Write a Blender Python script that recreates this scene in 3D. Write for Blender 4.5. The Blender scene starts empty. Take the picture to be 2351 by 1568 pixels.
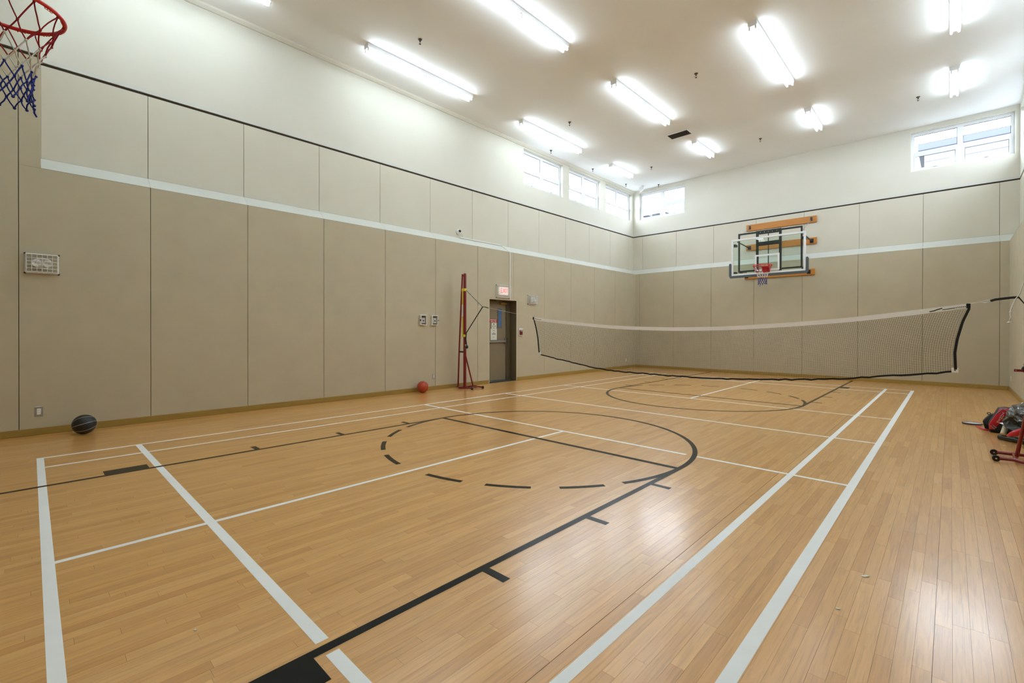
import bpy, math, random
from mathutils import Vector, Matrix
random.seed(7)
S = bpy.context.scene
COL = S.collection
PI = math.pi

# ------------------------------------------------------------------ camera, world, exposure
CX, CY, CZ = 6.667, -0.0514, 1.3038
yaw, pitch, roll = -0.7622, -0.0039, 0.0017
fwd = Vector((math.sin(yaw)*math.cos(pitch), math.cos(yaw)*math.cos(pitch), math.sin(pitch)))
rgt = Vector((math.cos(yaw), -math.sin(yaw), 0)); up = rgt.cross(fwd)
r2 = math.cos(roll)*rgt + math.sin(roll)*up; u2 = -math.sin(roll)*rgt + math.cos(roll)*up
cam_d = bpy.data.cameras.new('camera'); cam = bpy.data.objects.new('camera', cam_d); COL.objects.link(cam)
cam.matrix_world = Matrix(((r2.x, u2.x, -fwd.x, CX), (r2.y, u2.y, -fwd.y, CY), (r2.z, u2.z, -fwd.z, CZ), (0, 0, 0, 1)))
cam_d.sensor_fit = 'HORIZONTAL'; cam_d.sensor_width = 36.0
cam_d.lens = 1055.2977/2351*36.0
cam_d.shift_y = -21.9352/2351
cam_d.clip_start = 0.02; cam_d.clip_end = 300
S.camera = cam

W = bpy.data.worlds.new('world'); S.world = W; W.use_nodes = True
wb = W.node_tree.nodes['Background']
wb.inputs['Color'].default_value = (0.80, 0.86, 1.0, 1); wb.inputs['Strength'].default_value = 14.0   # overcast sky

S.view_settings.view_transform = 'Standard'
S.view_settings.look = 'None'
S.view_settings.exposure = 0.82
S.view_settings.gamma = 1.0
S.view_settings.use_curve_mapping = False
S.cycles.use_denoising = True
S.cycles.max_bounces = 10
S.cycles.diffuse_bounces = 6
S.cycles.transparent_max_bounces = 16
S.cycles.caustics_reflective = False
S.cycles.caustics_refractive = False
TUBE = 17.0          # fluorescent tube radiance

# ------------------------------------------------------------------ materials
def lin(c):
    return tuple(((v/255)/12.92 if v/255 <= 0.04045 else ((v/255+0.055)/1.055)**2.4) for v in c)
def nd(nt, t, loc=(0, 0), **kw):
    n = nt.nodes.new(t)
    for k, v in kw.items():
        if hasattr(n, k): setattr(n, k, v)
        else: n.inputs[k].default_value = v
    return n
def mat(name, rgb, rough=0.5, metal=0.0, coat=0.0, emis=None, estr=0.0, spec=0.5, var=0.0, vscale=8.0, bump=0.0, bscale=200.0, vec=(1, 1, 1)):
    m = bpy.data.materials.new(name); m.use_nodes = True; nt = m.node_tree
    b = nt.nodes['Principled BSDF']; c = lin(rgb)
    b.inputs['Base Color'].default_value = (*c, 1); b.inputs['Roughness'].default_value = rough
    b.inputs['Metallic'].default_value = metal; b.inputs['Coat Weight'].default_value = coat
    b.inputs['Specular IOR Level'].default_value = spec
    if emis: b.inputs['Emission Color'].default_value = (*lin(emis), 1); b.inputs['Emission Strength'].default_value = estr
    tc = nd(nt, 'ShaderNodeTexCoord'); mp = nd(nt, 'ShaderNodeMapping'); mp.inputs['Scale'].default_value = vec
    nt.links.new(tc.outputs['Object'], mp.inputs[0])
    if var:
        n = nd(nt, 'ShaderNodeTexNoise', Scale=vscale, Detail=4.0)
        nt.links.new(mp.outputs[0], n.inputs['Vector'])
        r = nd(nt, 'ShaderNodeValToRGB')
        r.color_ramp.elements[0].position = 0.3; r.color_ramp.elements[1].position = 0.7
        r.color_ramp.elements[0].color = (*[v*(1-var) for v in c], 1); r.color_ramp.elements[1].color = (*[min(1, v*(1+var)) for v in c], 1)
        nt.links.new(n.outputs['Fac'], r.inputs[0]); nt.links.new(r.outputs[0], b.inputs['Base Color'])
    if bump:
        n = nd(nt, 'ShaderNodeTexNoise', Scale=bscale, Detail=3.0)
        nt.links.new(mp.outputs[0], n.inputs['Vector'])
        bp = nd(nt, 'ShaderNodeBump', Strength=bump, Distance=0.002)
        nt.links.new(n.outputs['Fac'], bp.inputs['Height']); nt.links.new(bp.outputs[0], b.inputs['Normal'])
    return m
def wood_mat(name, cols, grain_axis=1, rough=0.35, attr=True, gscale=1.0, coat=0.0, bump=0.05, scuff=False):
    m = bpy.data.materials.new(name); m.use_nodes = True; nt = m.node_tree; L = nt.links.new
    b = nt.nodes['Principled BSDF']
    geo = nd(nt, 'ShaderNodeNewGeometry')
    sc = [26, 26, 26]; sc[grain_axis] = 2.2
    if attr:
        at = nd(nt, 'ShaderNodeAttribute', attribute_name='shade')
        rnd = at.outputs['Fac']
    else:
        oi = nd(nt, 'ShaderNodeObjectInfo'); rnd = oi.outputs['Random']
    comb = nd(nt, 'ShaderNodeCombineXYZ'); mu = nd(nt, 'ShaderNodeMath', operation='MULTIPLY'); mu.inputs[1].default_value = 53.0
    L(rnd, mu.inputs[0]); L(mu.outputs[0], comb.inputs[0]); L(mu.outputs[0], comb.inputs[1]); L(mu.outputs[0], comb.inputs[2])
    ad = nd(nt, 'ShaderNodeVectorMath', operation='ADD'); L(geo.outputs['Position'], ad.inputs[0]); L(comb.outputs[0], ad.inputs[1])
    mp = nd(nt, 'ShaderNodeMapping'); mp.inputs['Scale'].default_value = [s*gscale for s in sc]; L(ad.outputs[0], mp.inputs[0])
    n1 = nd(nt, 'ShaderNodeTexNoise', Scale=1.0, Detail=6.0, Roughness=0.62, Distortion=1.2); L(mp.outputs[0], n1.inputs['Vector'])
    mp2 = nd(nt, 'ShaderNodeMapping'); mp2.inputs['Scale'].default_value = [s*gscale*(5 if i != grain_axis else 1.6) for i, s in enumerate(sc)]; L(ad.outputs[0], mp2.inputs[0])
    n2 = nd(nt, 'ShaderNodeTexNoise', Scale=1.0, Detail=3.0, Distortion=0.4); L(mp2.outputs[0], n2.inputs['Vector'])
    # plank base colour
    r = nd(nt, 'ShaderNodeValToRGB'); cr = r.color_ramp
    while len(cr.elements) < len(cols): cr.elements.new(0.5)
    for i, c in enumerate(cols):
        cr.elements[i].position = i/(len(cols)-1); cr.elements[i].color = (*lin(c), 1)
    L(rnd, r.inputs[0])
    g = nd(nt, 'ShaderNodeMapRange'); g.inputs['From Min'].default_value = 0.3; g.inputs['From Max'].default_value = 0.7
    g.inputs['To Min'].default_value = 0.86; g.inputs['To Max'].default_value = 1.07; L(n1.outputs['Fac'], g.inputs['Value'])
    g2 = nd(nt, 'ShaderNodeMapRange'); g2.inputs['From Min'].default_value = 0.34; g2.inputs['From Max'].default_value = 0.46
    g2.inputs['To Min'].default_value = 0.86; g2.inputs['To Max'].default_value = 1.0; L(n2.outputs['Fac'], g2.inputs['Value'])
    mm = nd(nt, 'ShaderNodeMath', operation='MULTIPLY'); L(g.outputs[0], mm.inputs[0]); L(g2.outputs[0], mm.inputs[1])
    vm = nd(nt, 'ShaderNodeVectorMath', operation='SCALE'); L(r.outputs[0], vm.inputs[0]); L(mm.outputs[0], vm.inputs['Scale'])
    L(vm.outputs[0], b.inputs['Base Color'])
    rr = nd(nt, 'ShaderNodeMapRange'); rr.inputs['To Min'].default_value = rough-0.02; rr.inputs['To Max'].default_value = rough+0.05
    L(n1.outputs['Fac'], rr.inputs['Value'])
    L(rr.outputs[0], b.inputs['Roughness'])
    b.inputs['Coat Weight'].default_value = coat; b.inputs['Coat Roughness'].default_value = 0.2
    bp = nd(nt, 'ShaderNodeBump', Strength=bump, Distance=0.002); L(n1.outputs['Fac'], bp.inputs['Height']); L(bp.outputs[0], b.inputs['Normal'])
    return m
def glass_mat(name, tint=(0.97, 0.99, 0.98)):
    m = bpy.data.materials.new(name); m.use_nodes = True; nt = m.node_tree; L = nt.links.new
    for n in list(nt.nodes): nt.nodes.remove(n)
    o = nd(nt, 'ShaderNodeOutputMaterial'); t = nd(nt, 'ShaderNodeBsdfTransparent'); t.inputs[0].default_value = (*tint, 1)
    g = nd(nt, 'ShaderNodeBsdfGlossy'); g.inputs['Roughness'].default_value = 0.03
    fr = nd(nt, 'ShaderNodeFresnel', IOR=1.45); mx = nd(nt, 'ShaderNodeMixShader')
    ge = nd(nt, 'ShaderNodeNewGeometry'); ir = nd(nt, 'ShaderNodeMapRange'); ir.inputs['To Min'].default_value = 1.45; ir.inputs['To Max'].default_value = 1/1.45   # same reflectance at both faces of a thin pane
    L(ge.outputs['Backfacing'], ir.inputs['Value']); L(ir.outputs[0], fr.inputs['IOR'])
    L(fr.outputs[0], mx.inputs[0]); L(t.outputs[0], mx.inputs[1]); L(g.outputs[0], mx.inputs[2]); L(mx.outputs[0], o.inputs[0])
    return m
def emit_mat(name, rgb, s):
    m = bpy.data.materials.new(name); m.use_nodes = True; nt = m.node_tree
    for n in list(nt.nodes): nt.nodes.remove(n)
    o = nd(nt, 'ShaderNodeOutputMaterial'); e = nd(nt, 'ShaderNodeEmission'); e.inputs[0].default_value = (*rgb, 1); e.inputs[1].default_value = s
    nt.links.new(e.outputs[0], o.inputs[0]); return m

M = {}
M['plank'] = wood_mat('maple_planks', [(206, 151, 79), (219, 167, 97), (212, 158, 87), (222, 171, 103), (202, 147, 77), (216, 164, 94), (209, 155, 84)], 1, 0.31, True, coat=0.7, bump=0.03, scuff=True)
M['gap'] = mat('floor_joint', (38, 28, 18), 0.9, var=0.2)  # dark brown floor backing that shows in the gaps between planks
M['tan'] = mat('tan_fabric_panel', (186, 178, 155), 0.85, var=0.035, vscale=3.0, bump=0.12, bscale=420)
M['tan_up'] = mat('pale_upper_panel', (207, 204, 190), 0.8, var=0.02, vscale=2.0, bump=0.05, bscale=300)
M['chamfer'] = mat('ledge_paint', (204, 206, 199), 0.6, var=0.02, vscale=2.0)
M['plaster'] = mat('wall_plaster', (211, 210, 199), 0.8, var=0.015, vscale=1.3, bump=0.05, bscale=160)
M['ceil'] = mat('ceiling_plaster', (240, 243, 245), 0.85, var=0.02, vscale=0.8, bump=0.08, bscale=120)
M['joint'] = mat('wall_joint', (58, 50, 40), 0.9)
M['base'] = wood_mat('baseboard_wood', [(150, 122, 58), (168, 140, 72), (158, 130, 66)], 1, 0.4, False, coat=0.1)
M['trimw'] = mat('trim_white', (206, 208, 202), 0.5)
M['upvc'] = mat('window_frame_white', (226, 230, 236), 0.35)
M['gasket'] = mat('window_gasket', (40, 42, 46), 0.7)
M['glass'] = glass_mat('window_glass')
M['bglass'] = glass_mat('backboard_glass', (0.90, 0.96, 0.93))
M['line_w'] = mat('court_line_white', (238, 242, 244), 0.5, var=0.02, vscale=6.0, spec=0.3)
M['line_b'] = mat('court_line_black', (13, 16, 16), 0.22, var=0.1, vscale=6.0, spec=0.13)
M['housing'] = mat('fixture_white', (228, 230, 232), 0.4)
M['tube'] = emit_mat('fluorescent_tube', (0.81, 0.93, 1.0), TUBE)
M['white'] = mat('white_plastic', (226, 226, 222), 0.4)
M['wire'] = mat('white_wire', (222, 224, 224), 0.4)
M['black'] = mat('black_plastic', (18, 19, 20), 0.4)
M['steel'] = mat('brushed_steel', (176, 180, 186), 0.3, metal=0.85)
M['chrome'] = mat('chrome', (205, 208, 212), 0.18, metal=1.0)
M['brass'] = mat('brass', (180, 138, 80), 0.35, metal=0.8)
M['red'] = mat('red_powder_coat', (120, 10, 16), 0.3, coat=0.3, var=0.08, vscale=12)
M['redb'] = mat('bright_red_steel', (206, 16, 20), 0.3, coat=0.3)
M['yellow'] = mat('yellow_sleeve', (226, 208, 60), 0.45)
M['webbing'] = mat('black_webbing', (16, 16, 16), 0.8, bump=0.3, bscale=900)
M['cordw'] = mat('white_rope', (222, 222, 218), 0.8, bump=0.4, bscale=700)
M['cordg'] = mat('grey_cord', (90, 98, 112), 0.7)
M['netthread'] = mat('net_thread', (36, 30, 22), 0.8)
M['tape'] = mat('net_headband', (242, 243, 246), 0.7, bump=0.1, bscale=300)
M['oak'] = wood_mat('mount_board_wood', [(186, 120, 48), (204, 138, 62), (194, 128, 54)], 0, 0.4, False, gscale=0.6, coat=0.2)
M['bframe'] = mat('backboard_frame_white', (222, 226, 228), 0.35)
M['blacksteel'] = mat('black_steel', (22, 27, 27), 0.4)
M['pad'] = mat('grey_edge_padding', (74, 86, 90), 0.6)
M['cr'] = mat('net_cord_red', (150, 18, 28), 0.8, bump=0.4, bscale=600)
M['cw'] = mat('net_cord_white', (214, 212, 204), 0.8, bump=0.4, bscale=600)
M['cb'] = mat('net_cord_blue', (26, 44, 130), 0.8, bump=0.4, bscale=600)
M['ballb'] = mat('black_rubber_ball', (16, 19, 20), 0.35, bump=0.5, bscale=500)
M['ballo'] = mat('orange_leather_ball', (176, 62, 34), 0.5, bump=0.5, bscale=500, var=0.05)
M['seamw'] = mat('ball_seam_white', (205, 210, 208), 0.5)
M['seamb'] = mat('ball_seam_black', (22, 16, 14), 0.6)
M['door'] = mat('door_paint', (134, 122, 98), 0.45, var=0.03)
M['doorframe'] = mat('door_frame_paint', (104, 94, 74), 0.5)
M['doorglass'] = mat('wired_door_glass', (84, 116, 160), 0.15, var=0.1, vscale=20)
M['paper'] = mat('paper', (222, 224, 216), 0.8)
M['ink'] = mat('ink', (90, 90, 86), 0.8)
M['inkb'] = mat('ink_black', (26, 26, 26), 0.8)
M['green'] = mat('sign_green', (90, 130, 90), 0.7)
M['signred'] = mat('sign_red', (168, 22, 26), 0.5)
M['alarm'] = mat('alarm_red', (112, 26, 30), 0.4)
M['exitface'] = mat('exit_face', (232, 232, 228), 0.5, emis=(235, 235, 230), estr=0.25)
M['exitred'] = emit_mat('exit_letters', (1.0, 0.10, 0.08), 1.1)
M['clear'] = glass_mat('clear_cover', (0.93, 0.93, 0.93))
M['vent'] = mat('vent_dark', (52, 50, 46), 0.8)
M['bagred'] = mat('bag_red', (196, 12, 48), 0.35, coat=0.3)
M['bagblack'] = mat('bag_black', (16, 18, 24), 0.55, bump=0.3, bscale=300)
M['baggrey'] = mat('bag_grey', (150, 140, 160), 0.4)
M['poly'] = mat('black_polythene', (10, 12, 13), 0.18, coat=0.5, bump=1.0, bscale=60)
M['lilac'] = mat('racket_strings', (214, 208, 218), 0.5)
M['tube_card'] = mat('cardboard_tube', (198, 190, 164), 0.6)
M['siding'] = mat('house_siding', (104, 108, 112), 0.7)
M['fascia'] = mat('roof_fascia', (40, 46, 60), 0.6)
M['roofm'] = mat('house_roof', (46, 52, 66), 0.8)
M['pale'] = mat('pale_house_wall', (98, 103, 110), 0.7)
M['ground'] = mat('outside_ground', (84, 86, 82), 0.9)

# ------------------------------------------------------------------ mesh helpers
class MB:
    def __init__(s): s.v = []; s.f = []; s.sh = []; s.cur = None
    def _sh(s, n):
        if s.cur is not None: s.sh += [s.cur]*n
    def box(s, x0, x1, y0, y1, z0, z1, jz=None):
        b = len(s.v); j = jz or (0, 0, 0, 0)
        s.v += [(x0, y0, z0), (x1, y0, z0), (x1, y1, z0), (x0, y1, z0), (x0, y0, z1+j[0]), (x1, y0, z1+j[1]), (x1, y1, z1+j[2]), (x0, y1, z1+j[3])]
        s.f += [(b, b+3, b+2, b+1), (b+4, b+5, b+6, b+7), (b, b+1, b+5, b+4), (b+1, b+2, b+6, b+5), (b+2, b+3, b+7, b+6), (b+3, b, b+4, b+7)]; s._sh(6); return s
    def bbox(s, x0, x1, y0, y1, z0, z1, c=0.004):
        """box with chamfered edges"""
        b = len(s.v); xs, ys, zs = (x0, x1), (y0, y1), (z0, z1)
        idx = {}
        for i in (0, 1):
            for j in (0, 1):
                for k in (0, 1):
                    p = (xs[i], ys[j], zs[k]); d = (c if i == 0 else -c, c if j == 0 else -c, c if k == 0 else -c)
                    for a in range(3):
                        q = [p[t]+(d[t] if t != a else 0) for t in range(3)]
                        q[a] = p[a]
                        idx[(i, j, k, a)] = len(s.v); s.v.append(tuple(q))
        F = []
        for i in (0, 1):
            F.append([idx[(i, a, b_, 0)] for a, b_ in ((0, 0), (1, 0), (1, 1), (0, 1))])
            F.append([idx[(a, i, b_, 1)] for a, b_ in ((0, 0), (1, 0), (1, 1), (0, 1))])
            F.append([idx[(a, b_, i, 2)] for a, b_ in ((0, 0), (1, 0), (1, 1), (0, 1))])
        for i in (0, 1):
            for j in (0, 1):
                F.append([idx[(i, j, 0, 0)], idx[(i, j, 1, 0)], idx[(i, j, 1, 1)], idx[(i, j, 0, 1)]])
                F.append([idx[(i, 0, j, 0)], idx[(i, 1, j, 0)], idx[(i, 1, j, 2)], idx[(i, 0, j, 2)]])
                F.append([idx[(0, i, j, 1)], idx[(1, i, j, 1)], idx[(1, i, j, 2)], idx[(0, i, j, 2)]])
                for k in (0, 1): F.append([idx[(i, j, k, 0)], idx[(i, j, k, 1)], idx[(i, j, k, 2)]])
        cen = Vector(((x0+x1)/2, (y0+y1)/2, (z0+z1)/2))
        for f in F:
            p = [Vector(s.v[t]) for t in f]; n = (p[1]-p[0]).cross(p[2]-p[0]); m = sum(p, Vector())/len(p)
            s.f.append(tuple(f) if n.dot(m-cen) > 0 else tuple(reversed(f)))
        s._sh(len(F)); return s
    def poly_prism(s, pts, axis, a0, a1):
        """pts 2D in the two other axes (in xyz order), extruded along axis"""
        b = len(s.v); n = len(pts)
        def mk(p, a):
            q = list(p); q.insert(axis, a); return tuple(q)
        for a in (a0, a1): s.v += [mk(p, a) for p in pts]
        s.f.append(tuple(range(b+n-1, b-1, -1))); s.f.append(tuple(range(b+n, b+2*n)))
        for i in range(n):
            j = (i+1) % n; s.f.append((b+i, b+j, b+n+j, b+n+i))
        return s
    def tube(s, pts, r, n=8, closed=False, caps=True):
        pts = [Vector(p) for p in pts]; N = len(pts); b = len(s.v)
        rs = r if isinstance(r, (list, tuple)) else [r]*N
        prev = None
        for i, p in enumerate(pts):
            if closed: t = (pts[(i+1) % N]-pts[i-1])
            else: t = (pts[min(i+1, N-1)]-pts[max(i-1, 0)])
            t.normalize()
            if prev is None:
                a = Vector((0, 0, 1)) if abs(t.z) < 0.9 else Vector((1, 0, 0))
                u = t.cross(a).normalized()
            else:
                u = (prev - t*prev.dot(t)).normalized()
            prev = u; w = t.cross(u)
            for k in range(n):
                a = 2*PI*k/n; s.v.append(tuple(p + rs[i]*(math.cos(a)*u + math.sin(a)*w)))
        m = N if closed else N-1
        for i in range(m):
            for k in range(n):
                i2 = (i+1) % N; k2 = (k+1) % n
                s.f.append((b+i*n+k, b+i*n+k2, b+i2*n+k2, b+i2*n+k))
        if caps and not closed:
            s.f.append(tuple(b+k for k in reversed(range(n)))); s.f.append(tuple(b+(N-1)*n+k for k in range(n)))
        return s
    def cyl(s, p0, p1, r, n=16): return s.tube([p0, p1], r, n)
    def lathe(s, c, prof, n=24, axis=2):
        b = len(s.v); m = len(prof)
        for r, h in prof:
            for k in range(n):
                a = 2*PI*k/n; q = [r*math.cos(a), r*math.sin(a)]; q.insert(axis, h)
                s.v.append((c[0]+q[0], c[1]+q[1], c[2]+q[2]))
        for i in range(m-1):
            for k in range(n):
                k2 = (k+1) % n; s.f.append((b+i*n+k, b+i*n+k2, b+(i+1)*n+k2, b+(i+1)*n+k))
        s.f.append(tuple(b+k for k in reversed(range(n)))); s.f.append(tuple(b+(m-1)*n+k for k in range(n)))
        return s
    def sphere(s, c, r, nu=32, nv=16, sc=(1, 1, 1)):
        b = len(s.v)
        for i in range(1, nv):
            t = PI*i/nv
            for k in range(nu):
                a = 2*PI*k/nu; s.v.append((c[0]+r*sc[0]*math.sin(t)*math.cos(a), c[1]+r*sc[1]*math.sin(t)*math.sin(a), c[2]+r*sc[2]*math.cos(t)))
        s.v.append((c[0], c[1], c[2]+r*sc[2])); s.v.append((c[0], c[1], c[2]-r*sc[2])); T = b+(nv-1)*nu
        for i in range(nv-2):
            for k in range(nu):
                k2 = (k+1) % nu; s.f.append((b+i*nu+k, b+(i+1)*nu+k, b+(i+1)*nu+k2, b+i*nu+k2))
        for k in range(nu):
            k2 = (k+1) % nu; s.f.append((T, b+k, b+k2)); s.f.append((T+1, b+(nv-2)*nu+k2, b+(nv-2)*nu+k))
        return s
    def ribbon(s, pts, w, t=0.002, side=(0, 1, 0)):
        """flat strap: pts centreline, w width along 'side', t thickness"""
        side = Vector(side).normalized(); pts = [Vector(p) for p in pts]; N = len(pts); b = len(s.v)
        for i, p in enumerate(pts):
            d = (pts[min(i+1, N-1)]-pts[max(i-1, 0)]).normalized(); nn = d.cross(side).normalized(); sd = nn.cross(d).normalized()
            for a, c in ((-1, -1), (1, -1), (1, 1), (-1, 1)): s.v.append(tuple(p + sd*(a*w/2) + nn*(c*t/2)))
        for i in range(N-1):
            for k in range(4):
                k2 = (k+1) % 4; s.f.append((b+i*4+k, b+i*4+k2, b+(i+1)*4+k2, b+(i+1)*4+k))
        s.f.append((b+3, b+2, b+1, b)); e = b+(N-1)*4; s.f.append((e, e+1, e+2, e+3)); return s
    def mesh(s, name, m, smooth=False):
        me = bpy.data.meshes.new(name); me.from_pydata(s.v, [], s.f); me.materials.append(m)
        if s.sh:
            a = me.attributes.new('shade', 'FLOAT', 'FACE'); a.data.foreach_set('value', s.sh)
        if smooth:
            me.polygons.foreach_set('use_smooth', [True]*len(me.polygons))
        me.update(); return me
    def build(s, name, m, parent=None, smooth=False, label=None, loc=None):
        o = bpy.data.objects.new(name, s.mesh(name, m, smooth)); COL.objects.link(o)
        if parent: o.parent = parent
        if label: o['label'] = label
        if loc: o.location = loc
        return o
def thing(name, label, cat, loc=(0, 0, 0), rz=0.0, group=None):
    o = bpy.data.objects.new(name, None); COL.objects.link(o); o.location = loc; o.rotation_euler = (0, 0, rz)
    o.empty_display_size = 0.1; tag(o, label, cat, group); return o
def tag(o, label, cat, group=None):
    o['label'] = label; o['category'] = cat
    if group: o['group'] = group
    return o
def struct(o): o['kind'] = 'structure'; return o
def copy_tree(o, parent=None):
    c = o.copy(); COL.objects.link(c); c.parent = parent
    for ch in list(o.children): copy_tree(ch, c)
    return c
def text(name, s, size, m, parent, mw, depth=0.0008, align='CENTER', sx=1.0):
    cu = bpy.data.curves.new(name, 'FONT'); cu.body = s; cu.size = size; cu.extrude = depth; cu.offset = size*0.010; cu.align_x = align; cu.align_y = 'CENTER'
    to = bpy.data.objects.new(name, cu); COL.objects.link(to)
    dg = bpy.context.evaluated_depsgraph_get(); me = bpy.data.meshes.new_from_object(to.evaluated_get(dg))
    bpy.data.objects.remove(to); me.transform(Matrix.Diagonal((sx, 1, 1, 1))); me.transform(mw); me.materials.clear(); me.materials.append(m)
    o = bpy.data.objects.new(name, me); COL.objects.link(o); o.parent = parent; return o
def frame_left(x, y, z):      # text on the left wall: reads along +Y, faces +X
    return Matrix(((0, 0, 1, x), (1, 0, 0, y), (0, 1, 0, z), (0, 0, 0, 1)))

# ------------------------------------------------------------------ room
XL, XLU = -1.48, -1.68      # left wall: lower panel face, upper face
XR, XRU = 7.60, 7.76
YB, YBU = 14.85, 15.05
YN, YNU = -1.515, -1.715
ZC = 6.32
ZL0, ZL1, ZR0, ZR1 = 3.295, 3.47, 4.655, 4.685   # ledge bottom/top, dark reveal
PT = 0.012                  # panel thickness
G = 0.0028                  # half joint
DY0, DY1, DZ = 7.668, 8.660, 2.065    # door recess
floor = MB(); floor.box(XLU-0.2, XRU+0.2, YNU-0.2, YBU+0.2, -0.12, -0.006)
floor = struct(floor.build('floor', M['gap']))
ceiling = MB(); ceiling.box(XLU-0.2, XRU+0.2, YNU-0.2, YBU+0.2, ZC, ZC+0.15)
ceiling = struct(ceiling.build('ceiling', M['ceil']))

# planks: rows 57 mm wide running along Y; the nearest are parts of their own, the rest one part
PWD = 0.0572
rows = []
x = 5.533
while x > XLU-0.15: x -= PWD
while x < XR: rows.append(x); x += PWD
planks = []
for x in rows:
    y0, y1 = (YN, YB) if x > XL-PWD*0.5 else (DY0+0.0, DY1-0.0)
    y = y0 - random.random()*0.9
    while y < y1:
        ln = random.choice((0.32, 0.45, 0.6, 0.75, 0.9, 1.05, 1.3))*random.uniform(0.85, 1.15)
        a, b = max(y, y0), min(y+ln, y1)
        if b-a > 0.03: planks.append((x, a, b, random.random()))
        y += ln
WIDE = (5.533, 3.525, 6.617, 1.52)
def plank_box(mb, p):
    x, a, b, r = p; g0 = 0.00035; g1 = 0.00035
    for w in WIDE:
        if abs(x-w) < PWD*0.5: g0 = 0.0022 if w in (5.533,) else 0.0010
    mb.cur = r
    j = [random.uniform(-0.00018, 0) for _ in range(4)]
    mb.box(x+g0, min(x+PWD-g1, XR), a+0.0004, b-0.0004, -0.006, 0.0, j)
def seen_size(p):
    x, a, b, r = p; best = 0
    q = Vector((x+PWD/2, (a+b)/2, 0)) - Vector((CX, CY, CZ)); d = q.dot(fwd)
    if d < 0.4: return 0
    u = 1055*q.dot(r2)/d+1175; v = 762-1055*q.dot(u2)/d
    if u < -60 or u > 2400 or v > 1640: return 0
    return (b-a)/(d*d*d)
planks.sort(key=seen_size, reverse=True)
for p in planks[:300]:
    mb = MB(); plank_box(mb, p); mb.build('plank', M['plank'], floor)
mb = MB()
for p in planks[300:]: plank_box(mb, p)
mb.build('planks_beyond', M['plank'], floor)['kind'] = 'stuff'

# court lines (thin paint on the planks, parts of the floor)
ZW0, ZW1, ZB1 = 0.0002, 0.0006, 0.0010
def wline(x0, x1, y0, y1): MB().box(x0, x1, y0, y1, ZW0, ZW1+(0.00008 if x1-x0 > y1-y0 else 0)).build('court_line', M['line_w'], floor)
def bline(x0, x1, y0, y1): MB().box(x0, x1, y0, y1, ZW0, ZB1+(0.00008 if x1-x0 > 2 else 0)).build('key_line', M['line_b'], floor)
wline(-0.0, 6.10, -0.012, 0.040)                        # near baseline
wline(0.0, 4.768, 0.762, 0.818); wline(4.862, 6.04, 0.762, 0.818)
wline(0.0, 0.040, 0.040, 13.2)
wline(0.462, 0.500, 0.040, 13.2)
wline(5.598, 5.650, 0.040, 13.17); wline(6.040, 6.100, 0.040, 13.2)
wline(3.030, 3.070, 0.040, 4.69); wline(3.030, 3.070, 8.72, 13.17)
wline(0.0, 4.660, 4.680, 4.722); wline(4.775, 6.040, 4.680, 4.722)
wline(0.0, 6.040, 6.680, 6.722); wline(0.0, 6.040, 8.680, 8.722)
wline(0.0, 6.040, 12.44, 12.49); wline(0.0, 6.040, 13.16, 13.20)
KX0, KX1, KC = 1.198, 4.842, 3.02
for s, y0, y1, yf, yc in ((1, YN+0.01, 4.17, 4.170, 4.20), (-1, 9.16, 14.75, 9.160, 9.19)):
    bline(KX0, KX0+0.048, y0, y1); bline(KX1-0.046, KX1, y0, y1)
    bline(KX0, KX1, yf-0.03, yf+0.03)
    def yy(v): return v if s == 1 else 13.36-v
    for a, b in ((0.405, 0.722), (1.632, 1.684), (2.605, 2.655), (3.560, 3.612)):
        ya, yb = sorted((yy(a), yy(b)))
        bline(KX0-0.155, KX0, ya, yb); bline(KX1, KX1+0.158, ya, yb)
    def arc(a0, a1, n):
        mb = MB(); b = 0; R0, R1 = 1.772, 1.822
        for i in range(n+1):
            a = math.radians(a0+(a1-a0)*i/n); c, sn = math.cos(a), math.sin(a)*s
            for R in (R0, R1): mb.v += [(KC+R*c, yc+R*sn, ZW0), (KC+R*c, yc+R*sn, ZB1+0.00018)]
        for i in range(n):
            k = i*4; l = k+4
            mb.f += [(k+1, k+3, l+3, l+1), (k, k+1, l+1, l), (k+2, l+2, l+3, k+3)] if s == 1 else [(k+1, l+1, l+3, k+3), (k, l, l+1, k+1), (k+2, k+3, l+3, l+2)]
        e = n*4; mb.f += [(0, 2, 3, 1), (e, e+1, e+3, e+2)]
        mb.build('key_arc', M['line_b'], floor)
    arc(-25, 205, 96)
    for a in (-37.0, -57.0, -76.5, -103.5, -123.0, -143.0): arc(a-6.2+0.0, a+6.2, 6)

# ------------------------------------------------------------------ walls
def wall_boxes(mb, axis, pos0, pos1, u0, u1, z0, z1, holes):
    """solid wall between pos0..pos1 on axis with rectangular holes (ua, ub, za, zb)"""
    us = sorted({u0, u1, *[h[0] for h in holes], *[h[1] for h in holes]})
    for a, b in zip(us, us[1:]):
        hs = sorted([(h[2], h[3]) for h in holes if h[0] <= a+1e-6 and h[1] >= b-1e-6])
        z = z0
        for (c, d) in hs+[(z1, z1)]:
            if c > z+1e-6:
                if axis == 0: mb.box(pos0, pos1, a, b, z, c)
                else: mb.box(a, b, pos0, pos1, z, c)
            z = max(z, d)
WZ0, WZ1 = 5.245, 6.205
WL = [(9.140, 10.860), (11.190, 12.890), (13.220, 14.925)]
WB = [(-1.455, 0.220), (5.935, 7.683)]
WR = [(9.14, 10.86), (11.19, 12.89), (13.22, 14.925)]  # first window is out of view, added to raise the cool ambient light
JL = [-1.36, -0.15] + [1.117+1.2365*k for k in range(12)]       # joints along Y on the left wall
JB = [-1.31, -0.07, 1.165, 2.41, 3.655, 4.91, 6.168, 7.452]
FACE = 0.012
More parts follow.
